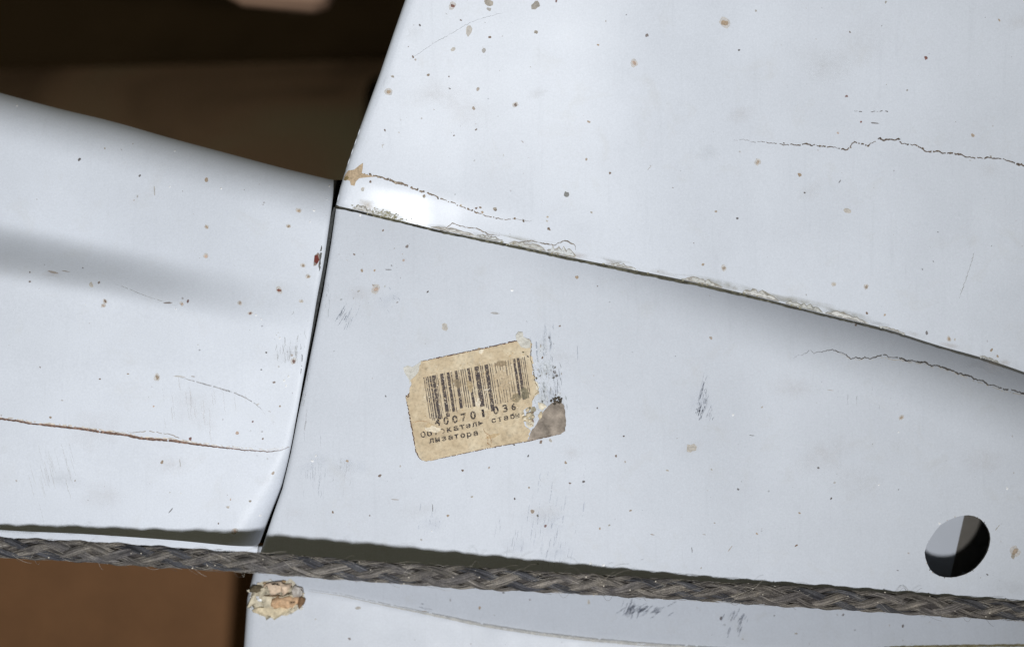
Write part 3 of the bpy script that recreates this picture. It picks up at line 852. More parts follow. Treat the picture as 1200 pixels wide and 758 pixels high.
specks(sd, [(93, 187, 2, 'd'), (164, 206, 1.6, 'd'), (242, 211, 2.4, 't'), (181, 224, 5, 'g', 'v'), (123, 174, 1.3, 'g'), (350, 247, 2.5, 't', 'o'), (242, 266, 2.2, 't', 'o'), (241, 300, 2.6, 'p', 'o'), (327, 340, 3.2, 'r', 'o'), (281, 355, 2.2, 'p', 'o'),
            (293, 367, 2.2, 'r', 'o'), (220, 353, 2.2, 'r'), (213, 356, 2, 'p', 'o'), (123, 353, 2.4, 'b', 'o'), (121, 358, 2.2, 'p', 'o'), (197, 355, 5.5, 'b', 'h'), (62, 319, 7, 't', 'h'), (77, 318, 4, 't', 'h'), (35, 330, 1.5, 'b'), (35, 319, 1.2, 'b'), (116, 331, 1.6, 'b'),
            (107, 334, 3, 'f'), (355, 311, 2.3, 't', 'o'), (361, 324, 2.4, 't', 'o'), (353, 353, 2, 'f', 'o'), (344, 423, 2.8, 'r'), (184, 442, 3.3, 't', 'o'), (210, 441, 6, 'f', 'h'), (312, 413, 1.3, 'd'), (321, 448, 1.5, 'b'), (296, 494, 1.5, 'r'),
            (328, 476, 1.4, 't'), (59, 489, 1.7, 't'), (47, 430, 1.2, 'b'), (97, 314, 1, 'd'), (190, 541, 2.2, 't'), (275, 622, 3, 'p'), (223, 514, 2.1, 'r'), (278, 507, 2.2, 'p'), (308, 514, 1.4, 'b'), (211, 542, 4, 'g', 'v'), (200, 598, 4.5, 'd', '/'),
            (293, 587, 1.6, 'g'), (320, 554, 2, 't'), (270, 585, 1.3, 'p'), (88, 563, 1.2, 'g'), (267, 594, 1.6, 'f', 'o'), (338, 265, 2.2, 't', 'o'), (256, 613, 1.2, 'b'), (226, 441, 3, 't', 'h'), (150, 438, 1.3, 't'), (117, 444, 1.2, 'b'), (180, 476, 1.2, 'p')])
scatter(sd, 90, 0, 385, 150, 620, in_left)
scatter(sd, 50, 290, 360, 380, 540, in_left, 1.3)
for x, y in [(20, 124), (205, 177), (199, 219), (259, 221), (100, 357), (326, 390), (328, 396), (324, 393), (335, 452), (333, 446), (300, 369), (306, 374), (338, 441), (305, 604), (212, 578), (199, 577), (386, 218), (383, 234), (232, 404), (206, 362), (368, 247), (363, 260)]:
    sd.blob(x, y, random.uniform(0.7, 1.6), None, None, WHT, 1.0, 8, 0.3, dome=0.0003)
addD(sd, 'paint_specks', M_wear, left, 'stuff')
bc = Decal(d_left)
bc.blob(371, 304, 6, 2.6, 1.75, lin(108, 52, 44), 1.0, 12, 0.3, lift=0.00009)
bc.blob(371, 304, 8, 3.6, 1.75, lin(150, 136, 130), 0.9, 12, 0.3, lift=0.00005)
bc.line([(377, 288), (376, 296), (375, 306), (374, 318)], 2.4, lin(96, 96, 94), 0.9, 0.5, 1.6, 0.7, 0.05)
addD(bc, 'edge_chip', M_wear, left, None, 'dark red chip beside the joint')
# long scratch line across the shell
ln = Decal(d_left)
lp = [(-390, 448), (-80, 480), (0, 490.5), (20, 493), (35, 496), (60, 498.5), (100, 503), (118, 506), (150, 510), (165, 513.5), (200, 516), (222, 519.5), (250, 523), (285, 527), (315, 529), (330, 527), (339, 523)]
ln.line(lp, lambda t: np.interp(t, [0, 0.55, 0.75, 0.9, 1], [1.6, 2.2, 2.8, 2.2, 1.2]), lin(132, 108, 96), 1.0, 0.3, 2.0, 0.5, 0.02, lift=0.00006)
ln.line([(p[0], p[1] + 0.5) for p in lp], 0.9, lin(84, 68, 62), 0.9, 0.5, 2.0, 0.7, 0.25, lift=0.0001)
ln.line([(p[0], p[1] - 2.0) for p in lp], 1.4, lin(222, 212, 198), 0.75, 0.7, 2.2, 0.8, 0.35, lift=0.00004)
ln.line([(150, 507), (175, 505), (200, 509), (220, 517)], 0.8, lin(160, 146, 130), 0.7, 0.5, 2, 0.6, 0.2)
addD(ln, 'scratch_line', M_wear, left, 'stuff', 'long brown scratch line across the shell')
ar = Decal(d_left)
ar.line([(205, 440), (222, 445), (240, 450), (258, 455), (274, 460), (288, 466), (299, 473), (306, 479), (311, 486)], lambda t: 0.5 + 1.0 * math.sin(math.pi * min(1, t * 1.05)), lin(168, 166, 166), 0.75, 0.25, 2, 0.5, 0.08)
ar.line([(135, 333), (150, 338), (168, 346), (190, 353), (206, 358)], 0.6, lin(170, 168, 164), 0.6, 0.3, 2, 0.5, 0.15)
ar.line([(352, 403), (354, 415), (354, 428), (352, 440)], 1.1, lin(120, 122, 124), 0.7, 0.6, 2, 0.6, 0.2)
for _ in range(26):
    x = random.gauss(341, 9); y = random.gauss(412, 13)
    if x < left_right(y) - 5: ar.line([(x, y - random.uniform(2, 9)), (x + random.uniform(-1, 1), y), (x + random.uniform(-2, 2), y + random.uniform(2, 9))], random.uniform(0.4, 1.4), lin(160, 158, 150), 0.3, 0.4, 2)
for _ in range(22):
    x = random.gauss(70, 14); y = random.gauss(560, 24)
    ar.line([(x - 3, y - 12), (x, y), (x + 4, y + 14)], random.uniform(0.4, 1.2), lin(190, 186, 174), 0.18, 0.4, 2)
for _ in range(26):
    x = random.gauss(230, 26); y = random.gauss(475, 14)
    ar.line([(x - 1, y - 8), (x, y), (x + 1, y + 8)], random.uniform(0.4, 1.4), lin(200, 190, 180), 0.16, 0.4, 2)
addD(ar, 'scuffs', M_scuff, left, 'stuff')
so = Decal(d_left, 0.00003)
for x, y, r, c in [(340, 412, 20, OLV), (230, 480, 40, TAN), (110, 505, 40, TAN), (75, 560, 28, OLV), (200, 545, 26, TAN), (120, 580, 30, TAN), (62, 322, 14, TAN), (315, 560, 18, GRT)]:
    so.blob(x, y, r, r * 0.6, random.uniform(-0.4, 0.3), c, 0.13, 14, 0.3, soft=True)
addD(so, 'grime', M_stain, left, 'stuff')
# dark strip added for the shade deep between nose and fairing
fp = [(p[0] - 16, p[1]) for p in catmull(left_right_pts, 8)]
strip(fp, [(p[0] + 34, p[1]) for p in fp], 0.0365, M_dark, 'joint_shade_strip', left, 0.004)

# ------------------------------------------------------------------ LOWER PANEL
low_outline = [(301, 640), (297, 672), (290, 700), (286, 758), (262, 1080), (1660, 1080), (1660, 690)]
low = thing('lower_panel', 'grey painted panel under the cord with a curved crease and broken tan corner', 'panel', W(760, 740, 0.06))
add('skin', skin(low_outline, d_low, step=6, thick=0.006), [M_low, M_edge], low)
cd = Decal(d_low)
cp = [(x, float(crease(x)) + 0.8) for x in range(362, 1650, 6)]
cd.line(cp, lambda t: np.interp(t, [0, .13, .4, 1], [1.6, 3.4, 3.6, 3.0]), lin(196, 190, 176), 0.4, 0.2, 3, 0.3, 0.0)  # soft highlight of the crease painted in, greyish line above it
cd.line([(p[0], p[1] - 2.2) for p in cp], 1.6, lin(150, 148, 142), 0.35, 0.25, 3, 0.4, 0.1)
cd.line([(1010, 760), (1060, 757.5), (1120, 756.5), (1200, 755.5), (1280, 755)], 3.0, lin(120, 112, 84), 0.95, 0.4, 3, 0.3, 0.0)
addD(cd, 'crease_lines', M_wear, low)
sc = Decal(d_low)
for cx, cy, n, dx, dy, lx, ly in [(755, 714, 40, 12, 3, 6, -4), (740, 713, 20, 5, 3, 3, -8), (860, 724, 14, 10, 3, 3, -6), (866, 735, 8, 5, 5, 3, -8), (500, 712, 6, 6, 2, 3, 1)]:
    for _ in range(n):
        x = random.gauss(cx, dx); y = random.gauss(cy, dy); k = random.uniform(.3, 1)
        sc.line([(x - lx * k, y - ly * k), (x, y), (x + lx * k, y + ly * k)], random.uniform(.5, 1.6), lin(96, 102, 118), 0.42, 0.4, 2)
addD(sc, 'scuffs', M_scuff, low, 'stuff')
sd = Decal(d_low)
specks(sd, [(690, 705, 2.3, 'f'), (497, 716, 3, 't', 'h'), (562, 712, 1.8, 't'), (590, 694, 1.5, 'd'), (933, 742, 1.8, 'g'), (1058, 733, 1.6, 'd'), (988, 720, 1.4, 'd'), (845, 724, 2, 'd'), (420, 712, 3, 'f')])
scatter(sd, 70, 300, 1220, 690, 756, lambda x, y: y > rope_c(x) + 14, 1.6)
addD(sd, 'paint_specks', M_wear, low, 'stuff')
corner = Decal(d_low, 0.00008)
corner.poly([(x + random.uniform(-1.6, 1.6), y + random.uniform(-1.6, 1.6)) for x, y in smooth_poly([(294, 688), (300, 683), (312, 679), (330, 681), (341, 679), (352, 688), (356, 699), (353, 712), (344, 719), (331, 721), (318, 725), (303, 719), (296, 711), (293, 700)], 4, True)], lin(192, 184, 166), 1.0)
bc = addD(corner, 'broken_corner', M_frag, low, None, 'broken corner showing tan filler')
from mathutils import noise as mnoise
def filler(x, y, rx, ry, rz, col, rough=0.75, spec=0.3, name='filler_lump', sub=2):
    bm = bmesh.new(); lump(bm, x, y, d_low, rx, ry, rz, sub, 0.10, 0.0002)
    for v in bm.verts:
        v.co += Vector((0.9, 0.8, 0.9)) * (mnoise.fractal(v.co * 420, 0.8, 2.0, 4) * min(rx, ry) * K * 0.55)
        v.co.z += mnoise.noise(v.co * 260) * ry * K * 0.5
    me = bpy.data.meshes.new(name); bm.to_mesh(me); bm.free()
    m = plain(name + '_mat', col, rough, 0.3, 500, spec, 0.6, 700)
    for p in me.polygons: p.use_smooth = sub == 3
    return link(name, me, m, bc)
filler(323, 704, 30, 19, 3.5, lin(200, 190, 168), sub=3); filler(324, 689, 17, 8.5, 8, lin(210, 188, 166), sub=3); filler(333, 704.5, 19, 8.5, 9.5, lin(204, 170, 136), sub=3)
filler(318, 715, 23, 6.5, 6, lin(206, 192, 164), sub=3); filler(349, 693, 7, 8, 5, lin(168, 162, 156), 0.4, 0.5, sub=3); filler(353, 704, 4.5, 8, 7, lin(132, 104, 78), sub=3)
filler(300, 690, 7, 6, 4, lin(96, 86, 68), sub=3); filler(304, 702, 6, 4.6, 7, lin(226, 230, 236), 0.25, 0.8, 'glint_chip', 1); filler(321, 697, 18, 1.5, 8.5, lin(112, 92, 70), sub=3)  # dark lump paints the shade of a recess, white chip a glint
for _ in range(14):
    t_ = random.uniform(0, 6.28)
    filler(324 + 31 * math.cos(t_) + random.gauss(0, 2), 702 + 21 * math.sin(t_) + random.gauss(0, 2), random.uniform(1.6, 5), random.uniform(1.2, 3), 2.0, lin(*random.choice([(206, 198, 180), (190, 176, 150), (214, 212, 206), (150, 128, 98)])), sub=1, name='flake')
# the low edge of what hangs beneath the lower panel's lip is out of frame

# ------------------------------------------------------------------ CORD (braided)
rope = thing('braided_cord', 'frayed grey brown braided cord stretched across beneath the fairings', 'cord', W(600, 680, -0.012))
rope_y = interp([(-430, -0.0040), (-120, -0.0115), (0, -0.0130), (150, -0.0180), (330, -0.0290), (450, -0.0275), (560, -0.0205), (700, -0.0125), (800, -0.0035), (900, 0.0052), (1000, 0.0094), (1200, 0.0170), (1320, 0.0216), (1700, 0.0355)])
xs = np.arange(-400, 1661, 3.0)
def sm(a, n=31):
    k = np.hanning(n); k /= k.sum()
    return np.convolve(np.pad(a, n // 2, mode='edge'), k, 'valid')
cyp = sm(np.array(rope_c(xs))); cyy = sm(np.array(rope_y(xs)))
PATH = np.array([W(x, y, z) for x, y, z in zip(xs, cyp, cyy)])
seg = np.linalg.norm(np.diff(PATH, axis=0), axis=1)
S = np.concatenate([[0], np.cumsum(seg)])
LEN = S[-1]
def path(s):
    return np.stack([np.interp(s, S, PATH[:, k]) for k in range(3)], 1)
def frame(s):
    t = path(s + 0.001) - path(s - 0.001)
    t /= np.linalg.norm(t, axis=1)[:, None]
    up = np.cross(t, np.array([0, 1.0, 0])); up /= np.linalg.norm(up, axis=1)[:, None]
    return t, up, np.cross(up, t)          # up ~ +z or -z, third ~ +-y
PITCH = 0.066; RO = 0.00312; AM = 0.00036
def swell(s):
    return 1 + 0.05 * np.sin(s * 41 + 1) + 0.04 * np.sin(s * 97 + 2)
def tube(bm_v, bm_f, bm_c, cen, nrm, rad, col, sides=5, per=None):
    n = len(cen)
    t = np.gradient(cen, axis=0); t /= np.linalg.norm(t, axis=1)[:, None] + 1e-12
    b = np.cross(t, nrm); b /= np.linalg.norm(b, axis=1)[:, None] + 1e-12
    u = np.cross(b, t)
    base = len(bm_v)
    for k in range(sides):
        a = 2 * math.pi * k / sides
        pass
    for i in range(n):
        for k in range(sides):
            a = 2 * math.pi * k / sides
            r = rad[i] if hasattr(rad, '__len__') else rad
            bm_v.append(tuple(cen[i] + r * (math.cos(a) * u[i] + math.sin(a) * b[i])))
            bm_c.append((*(per[i] if per is not None else col), 1))
    for i in range(n - 1):
        for k in range(sides):
            p = base + i * sides
            bm_f.append((p + k, p + (k + 1) % sides, p + sides + (k + 1) % sides, p + sides + k))

m_r, nt, p = new_mat('braid_fibre')
a = nt.nodes.new('ShaderNodeAttribute'); a.attribute_name = 'Col'
v = coords(nt)
n1 = noise(nt, 160, 4, 0.6, v); n2 = noise(nt, 2600, 2, 0.6, v)
r1 = ramp(nt, n1.outputs['Fac'], [(0.3, (0.55, 0.55, 0.60)), (0.55, (1, 1, 1)), (0.75, (1.36, 1.32, 1.24))])
r2 = ramp(nt, n2.outputs['Fac'], [(0.3, (0.6,) * 3), (0.7, (1.4,) * 3)])
c = mix(nt, 1.0, a.outputs['Color'], r1.outputs['Color'], 'MULTIPLY')
c = mix(nt, 1.0, c, r2.outputs['Color'], 'MULTIPLY')
nt.links.new(c, p.inputs['Base Color'])
p.inputs['Roughness'].default_value = 0.85
p.inputs['Specular IOR Level'].default_value = 0.25
nt.links.new(bump(nt, n2.outputs['Fac'], 0.5, 0.0002), p.inputs['Normal'])
M_rope = m_r

NY = 14
s = np.arange(0, LEN, 0.0014)
T, U, B = frame(s); P0 = path(s)
for hand in (1, -1):
    for k in range(4):
        vv, ff, cc = [], [], []
        base_c = np.array(lin(*random.choice([(106, 103, 102), (84, 83, 86), (112, 108, 104), (78, 79, 84)])))
        wob = np.zeros(len(s))
        for f in (60, 130, 240): wob += np.sin(s * f + random.uniform(0, 6)) * 0.035
        for j in range(NY):
            u = (j - (NY - 1) / 2) / ((NY - 1) / 2)
            lat = u * 0.44 + wob
            for f in (90, 210, 420): lat = lat + np.sin(s * f + random.uniform(0, 6)) * 0.026
            th = hand * 2 * math.pi * s / PITCH + k * math.pi / 2 + lat
            r = RO * swell(s) + hand * AM * np.cos(8 * math.pi * s / PITCH) + 0.00046 * (1 - u * u) + 0.00009 * np.sin(s * random.uniform(150, 400) + random.uniform(0, 6))
            N = np.cos(th)[:, None] * U + np.sin(th)[:, None] * B
            cen = P0 + N * r[:, None]
            g = random.uniform(0.45, 1.55) * (0.75 + 0.25 * (1 - u * u))
            per = np.clip(base_c[None] * (1 + np.clip((P0[:, :1] + 0.08) / 0.2, 0, 1) * np.array([[0.02, -0.01, -0.05]])) * g * (1 + 0.25 * np.sin(s * random.uniform(60, 200) + random.uniform(0, 6)))[:, None], 0, 1)
            tube(vv, ff, cc, cen, N, 0.00030 * random.uniform(0.7, 1.2), None, 5, per)
        me = bpy.data.meshes.new('strand'); me.from_pydata(vv, [], ff)
        ca = me.attributes.new('Col', 'FLOAT_COLOR', 'POINT'); ca.data.foreach_set('color', np.array(cc, np.float32).ravel())
        me.polygons.foreach_set('use_smooth', [True] * len(ff))
        add('strand', me, M_rope, rope)
# core
vv, ff, cc = [], [], []
tube(vv, ff, cc, P0, U, 0.00275, lin(72, 68, 66), 10)
me = bpy.data.meshes.new('core'); me.from_pydata(vv, [], ff)
ca = me.attributes.new('Col', 'FLOAT_COLOR', 'POINT'); ca.data.foreach_set('color', np.array(cc, np.float32).ravel())
add('core', me, M_rope, rope)
# loose hairs
vv, ff, cc = [], [], []
for q_ in range(3400):
    s0 = random.uniform(0.01, LEN - 0.02)
    L = random.uniform(0.002, 0.009)
    n = 7
    ss = np.linspace(s0, s0 + L, n)
    t_, u_, b_ = frame(ss)
    th = random.uniform(0, 6.28) + np.linspace(0, random.uniform(-1.2, 1.2), n)
    if q_ > 760:
        sg = random.choice([1, -1]); L = random.uniform(0.003, 0.010); ss = np.linspace(s0, s0 + L, n); t_, u_, b_ = frame(ss)
        th = random.uniform(0, 6.28) + sg * np.linspace(0, L * random.uniform(40, 130), n)
    h = 0.0037 + np.sin(np.linspace(0, math.pi * random.choice([0.5, 0.5, 1.0]), n)) * random.uniform(0.0002, (0.0034 if random.random() < 0.3 else 0.0009) if q_ <= 760 else 0.00035)
    cen = path(ss) + (np.cos(th)[:, None] * u_ + np.sin(th)[:, None] * b_) * h[:, None]
    tube(vv, ff, cc, cen, u_, 0.00005, lin(*random.choice([(150, 144, 134), (122, 116, 108), (176, 170, 162), (98, 93, 89)])), 3)
me = bpy.data.meshes.new('loose_fibres'); me.from_pydata(vv, [], ff)
ca = me.attributes.new('Col', 'FLOAT_COLOR', 'POINT'); ca.data.foreach_set('color', np.array(cc, np.float32).ravel())
add('loose_fibres', me, M_rope, rope, 'stuff')
# lint and dust grains caught in the braid
bm = bmesh.new()
for _ in range(140):
    s0 = np.array([random.uniform(0.01, LEN - 0.01)]); t_, u_, b_ = frame(s0); th = random.uniform(0, 6.28)
    q = path(s0)[0] + (math.cos(th) * u_[0] + math.sin(th) * b_[0]) * 0.0041
    r = bmesh.ops.create_icosphere(bm, subdivisions=1, radius=random.uniform(0.00012, 0.00034))
    for v_ in r['verts']: v_.co += Vector(q)
me = bpy.data.meshes.new('dust_grains'); bm.to_mesh(me); bm.free()
add('dust_grains', me, plain('pale_dust', lin(214, 206, 194), 0.8, 0.2, 900), rope, 'stuff')

# ------------------------------------------------------------------ STICKER
stk = thing('barcode_sticker', 'torn tan paper sticker with worn barcode and Cyrillic lettering on the fairing', 'sticker', W(560, 470, 0.0))
q = lambda x, y: (440 + x / 3.988, 370 + y / 3.988)
paper = [(215, 213), (260, 204), (330, 188), (400, 173), (470, 158), (482, 150), (498, 152), (506, 152), (580, 136), (650, 119), (690, 111), (712, 107), (724, 112), (729, 135), (724, 160), (728, 200), (736, 232), (734, 262), (744, 290), (742, 312),
         (752, 338), (764, 352), (756, 364), (742, 372), (738, 392), (728, 408), (724, 428), (704, 434), (692, 452), (684, 478), (694, 500), (706, 520), (720, 540), (716, 562), (708, 586), (640, 597), (570, 610), (500, 624), (420, 641), (340, 658),
         (270, 673), (236, 679), (215, 675), (203, 660), (198, 646), (188, 634), (184, 598), (174, 550), (165, 500), (154, 440), (144, 400), (142, 378), (156, 364), (160, 340), (168, 322), (164, 302), (184, 284), (200, 262), (206, 236)]
paper = [(x + random.uniform(-2, 2) * (3.2 if x > 670 and y < 580 else 1), y + random.uniform(-2, 2) * (2.4 if x > 670 and y < 580 else 1)) for x, y in smooth_poly(paper, 9, True)]
d_st = lambda lift: (lambda x, y: d_mid(x, y) - lift - 0.00010 * np.abs(np.sin(np.asarray(x) * 0.21) * np.sin(np.asarray(y) * 0.17)))
m_p, nt, p = new_mat('aged_label_paper')
v = coords(nt)
n1 = noise(nt, 110, 6, 0.65, v, 0.5); n2 = noise(nt, 700, 5, 0.7, v); n3 = noise(nt, 240, 5, 0.7, v, 1.0)
r1 = ramp(nt, n1.outputs['Fac'], [(0.30, lin(178, 160, 132)), (0.50, lin(196, 179, 151)), (0.72, lin(210, 197, 172))])
r2 = ramp(nt, n2.outputs['Fac'], [(0.28, (0.66,) * 3), (0.46, (0.98,) * 3), (0.70, (1.16,) * 3)])
c = mix(nt, 1.0, r1.outputs['Color'], r2.outputs['Color'], 'MULTIPLY')
r3 = ramp(nt, n3.outputs['Fac'], [(0.58, (0, 0, 0)), (0.70, (0.7,) * 3)])
c = mix(nt, r3.outputs['Color'], c, lin(168, 158, 138))
nt.links.new(c, p.inputs['Base Color'])
p.inputs['Roughness'].default_value = 0.7; p.inputs['Specular IOR Level'].default_value = 0.3
b = bump(nt, n2.outputs['Fac'], 0.6, 0.0002); b = bump(nt, n3.outputs['Fac'], 0.4, 0.0004, b)
nt.links.new(b, p.inputs['Normal'])
M_paper = m_p
M_pedge = plain('dirty_paper_edge', lin(96, 76, 60), 0.9, 0.3, 800)
pp = [q(*a) for a in paper]
add('paper', skin(pp, d_st(0.00030), step=3.0, thick=0.00028, rings=(0.9,)), [M_paper, M_pedge], stk)
corner_p = [(708, 588), (722, 560), (728, 540), (752, 508), (774, 462), (800, 428), (826, 408), (848, 400), (868, 404), (882, 420), (888, 450), (890, 500), (886, 536), (872, 550), (800, 568)]
corner_p = [q(x + random.uniform(-2, 2), y + random.uniform(-2, 2)) for x, y in smooth_poly(corner_p, 10, True)]
for pts in [[(742, 300), (756, 310), (764, 336), (760, 362), (744, 380), (752, 352), (748, 326)], [(726, 430), (742, 424), (752, 440), (738, 456), (746, 476), (730, 488), (718, 470), (724, 450)],
            [(700, 476), (716, 470), (728, 492), (742, 498), (736, 520), (716, 524), (704, 506)], [(760, 404), (784, 410), (800, 424), (782, 440), (764, 432)], [(766, 452), (780, 444), (778, 470), (768, 486), (760, 470)]]:
    fr_ = [q(x + random.uniform(-2, 2), y + random.uniform(-2, 2)) for x, y in smooth_poly(pts, 6, True)]
    add('paper_shred', skin(fr_, d_st(random.uniform(0.00020, 0.00045)), step=2.0, thick=0.00015, rings=()), [plain('shred_paper', lin(*random.choice([(186, 172, 146), (160, 152, 132), (204, 196, 178)])), 0.8, 0.4, 500, 0.2, 0.9, 700), M_pedge], stk)
M_gp = plain('rubbed_grey_paper', lin(146, 136, 126), 0.85, 0.5, 260, 0.2, 0.9, 700)
add('torn_corner', skin(corner_p, d_st(0.00016), step=3.0, thick=0.00016, rings=(0.9,)), [M_gp, M_pedge], stk, None, 'grey rubbed corner torn off the sticker')
glue_p = [(130, 242), (150, 232), (172, 240), (198, 224), (218, 206), (210, 236), (204, 262), (190, 282), (166, 302), (160, 324), (158, 300), (146, 282), (134, 262)]
glue_p = [q(*a) for a in glue_p]
M_glue = plain('old_glue', lin(196, 194, 186), 0.45, 0.22, 420, 0.4, 0.7, 900)
add('glue_residue', skin(glue_p, d_st(0.00012), step=3.0, thick=0.00012, rings=()), [M_glue, M_glue], stk)
glue2 = [q(*a) for a in [(655, 92), (668, 74), (688, 76), (692, 100), (712, 108), (726, 120), (722, 150), (700, 152), (680, 146), (668, 128), (658, 112)]]
add('glue_residue', skin(glue2, d_st(0.00045), step=2.5, thick=0.0001, rings=()), [M_glue, M_glue], stk)

# print: bars
ink_c = lin(66, 60, 68)
d_ink = d_st(0.00036)
ang = math.radians(11.6)
ub = np.array([math.cos(ang), -math.sin(ang)]); vb = np.array([0.150, 0.988])
bars = Decal(d_ink, 0.0)
B0 = np.array([222.0, 288.0])
barlist = [(2, 4), (12, 4), (20, 5), (30, 8), (41, 15), (58, 4), (66, 3), (80, 17), (101, 3), (112, 14), (132, 4), (150, 14), (168, 3), (178, 5), (188, 4), (198, 4), (210, 13), (228, 4), (244, 22), (272, 4), (280, 4),
           (292, 18), (316, 4), (326, 3), (340, 5), (352, 3), (362, 4), (374, 3), (390, 5), (404, 3), (414, 3), (428, 12), (446, 14), (464, 3), (474, 3), (482, 3)]
hts = []
for x, wdt in barlist:
    h = np.interp(x, [0, 60, 120, 200, 300, 330, 420, 482], [212, 206, 196, 186, 220, 206, 200, 190]) * random.uniform(0.92, 1.03)
    if 60 < x < 300 and wdt < 6: h *= 0.97
    a0 = B0 + ub * x; n = 16
    lft, rgt = [], []
    for i in range(n + 1):
        c_ = a0 + vb * h * i / n
        jl, jr = random.uniform(-1.0, 1.0), random.uniform(-1.0, 1.0)
        lft.append(c_ + ub * jl); rgt.append(c_ + ub * (wdt + jr))
    fade = 0.86 if not 336 < x < 420 else 0.62
    for i in range(n):
        quad = [lft[i], lft[i + 1], rgt[i + 1], rgt[i]]
        ids = [bars.vert(*q(*z), ink_c, fade * random.uniform(0.7, 1.0), 0.0) for z in quad]
        bars.F.append(tuple(ids))
addD(bars, 'barcode', M_ink, stk)
# print: letters, each glyph fitted to its place
def glyph(ch):
    cu = bpy.data.curves.new('glyph', 'FONT'); cu.body = ch; cu.size = 1.0; cu.resolution_u = 3; cu.offset = 0.035
    ob = bpy.data.objects.new('glyph', cu); C.objects.link(ob)
    dg = bpy.context.evaluated_depsgraph_get()
    me = bpy.data.meshes.new_from_object(ob.evaluated_get(dg))
    V = np.array([v_.co[:2] for v_ in me.vertices]); F = [tuple(pl.vertices) for pl in me.polygons]
    bpy.data.objects.remove(ob); bpy.data.curves.remove(cu); bpy.data.meshes.remove(me)
    V = (V - V.min(0)) / (V.max(0) - V.min(0) + 1e-9)
    return V, F
def write(chars, name):
    dd = Decal(d_ink, 0.0)
    for ch, x, y, w_, h_, al in chars:
        V, F = glyph(ch)
        ids = []
        for a_, b_ in V:
            z = np.array([x, y]) + ub * (a_ - 0.5) * w_ + vb * (0.5 - b_) * h_
            ids.append(dd.vert(*q(*z), lin(48, 44, 50), al, 0.0))
        dd.F += [tuple(ids[i] for i in f) for f in F]
    addD(dd, name, M_text, stk)
write([('4', 290, 496, 26, 38, 1), ('0', 330, 490, 26, 38, 1), ('0', 371, 483, 26, 38, 1), ('7', 413, 474, 26, 38, .9), ('0', 456, 464, 28, 40, 1), ('1', 503, 455, 12, 38, 1),
       ('0', 563, 441, 26, 38, 1), ('3', 606, 432, 24, 36, 1), ('6', 645, 425, 22, 34, .9)], 'number')
r2_ = lambda x: 557 - (x - 222) * 0.205
row = []
for ch, x in zip('Обтекатель', [222, 252, 282, 312, 345, 376, 405, 434, 462, 492]): row.append((ch, x, r2_(x) + (0 if ch not in 'Об' else -3), 24 if ch != 'О' else 24, 22 if ch not in 'Об' else 30, 1))
for ch, x in zip('стаби', [553, 581, 610, 640, 664]): row.append((ch, x, r2_(x) + (0 if ch != 'б' else -3), 21, 21 if ch != 'б' else 28, 1 if ch != 'и' else .5))
write(row, 'lettering')
write([(ch, x, 583 - (x - 262) * 0.165 + (4 if ch == 'р' else 0), 22, 22 if ch != 'р' else 28, 1) for ch, x in zip('лизатора', [262, 290, 320, 350, 378, 408, 438, 468])], 'lettering')
# wear over the print
wr = Decal(d_st(0.00042), 0.0)
CR = lin(202, 184, 156)
for x, y, rx, ry, c_, al in [(272, 530, 34, 15, lin(224, 212, 190), 0.95), (250, 512, 20, 9, lin(214, 192, 156), .8), (308, 542, 12, 9, CR, .9), (478, 402, 14, 20, lin(222, 210, 190), .95), (470, 380, 8, 12, CR, .9), (585, 275, 26, 22, CR, .85), (610, 300, 20, 26, CR, .75),
                             (600, 330, 26, 20, CR, .7), (440, 330, 16, 26, lin(196, 176, 142), .7), (380, 318, 18, 24, lin(160, 144, 120), .6), (410, 400, 8, 20, CR, .6), (495, 165, 10, 13, lin(226, 216, 196), 1), (660, 385, 26, 16, lin(150, 140, 116), .5),
                             (585, 225, 26, 14, lin(168, 150, 124), .6), (300, 400, 6, 10, CR, .6), (520, 345, 14, 3, lin(226, 216, 200), .8), (550, 560, 30, 10, lin(206, 180, 138), .4), (700, 360, 24, 22, lin(140, 134, 112), .55), (235, 330, 8, 14, CR, .5), (525, 470, 8, 14, CR, .7)]:
    wr.blob(*q(x, y), rx / 3.988, ry / 3.988, random.uniform(-.5, .2), c_, al, 14, 0.35)
for _ in range(420):
    x = random.uniform(225, 700); y = random.uniform(200, 480) - (x - 460) * 0.2
    wr.blob(*q(x, y), random.uniform(0.3, 1.0), random.uniform(0.2, 0.7), None, random.choice([CR, lin(228, 218, 200), lin(196, 170, 130)]), random.uniform(.6, 1), 7, .4)
addD(wr, 'worn_patches', M_wear, stk, 'stuff')
# crease, dirty border, glue bubbles and dark crumb
dk = Decal(d_st(0.00044), 0.0)
EB = lin(104, 82, 66)
dk.line([q(520, 555), q(526, 575), q(524, 595), q(545, 612)], 0.7, lin(150, 112, 76), .9, .4, 1.2, .6, .1)
dk.line([q(500, 520), q(512, 545), q(536, 560), q(544, 600)], 0.6, lin(160, 124, 88), .8, .4, 1.2, .6, .1)
dk.line([q(500, 385), q(520, 355), q(540, 330)], 0.5, lin(230, 220, 200), .9, .2, 1.2, .5, .1)
dk.line([q(165, 500), q(210, 490), q(255, 496)], 0.5, lin(170, 130, 90), .7, .4, 1.2, .6, .2)
for i0, i1, wd_ in [((215, 213), (720, 108), .9)]:
    dk.line([q(*i0), q(400, 174), q(500, 153), q(650, 119), q(*i1)], wd_, lin(92, 62, 56), .9, .35, 1.3, .8, .18)
dk.line([q(142, 378), q(150, 420), q(165, 500), q(184, 600), q(190, 636), q(204, 662), q(218, 677), q(240, 679)], 1.1, EB, .9, .4, 1.3, .8, .12)
dk.line([q(240, 679), q(340, 658), q(500, 624), q(560, 612), q(708, 587), q(870, 551)], .8, EB, .85, .35, 1.3, .8, .2)
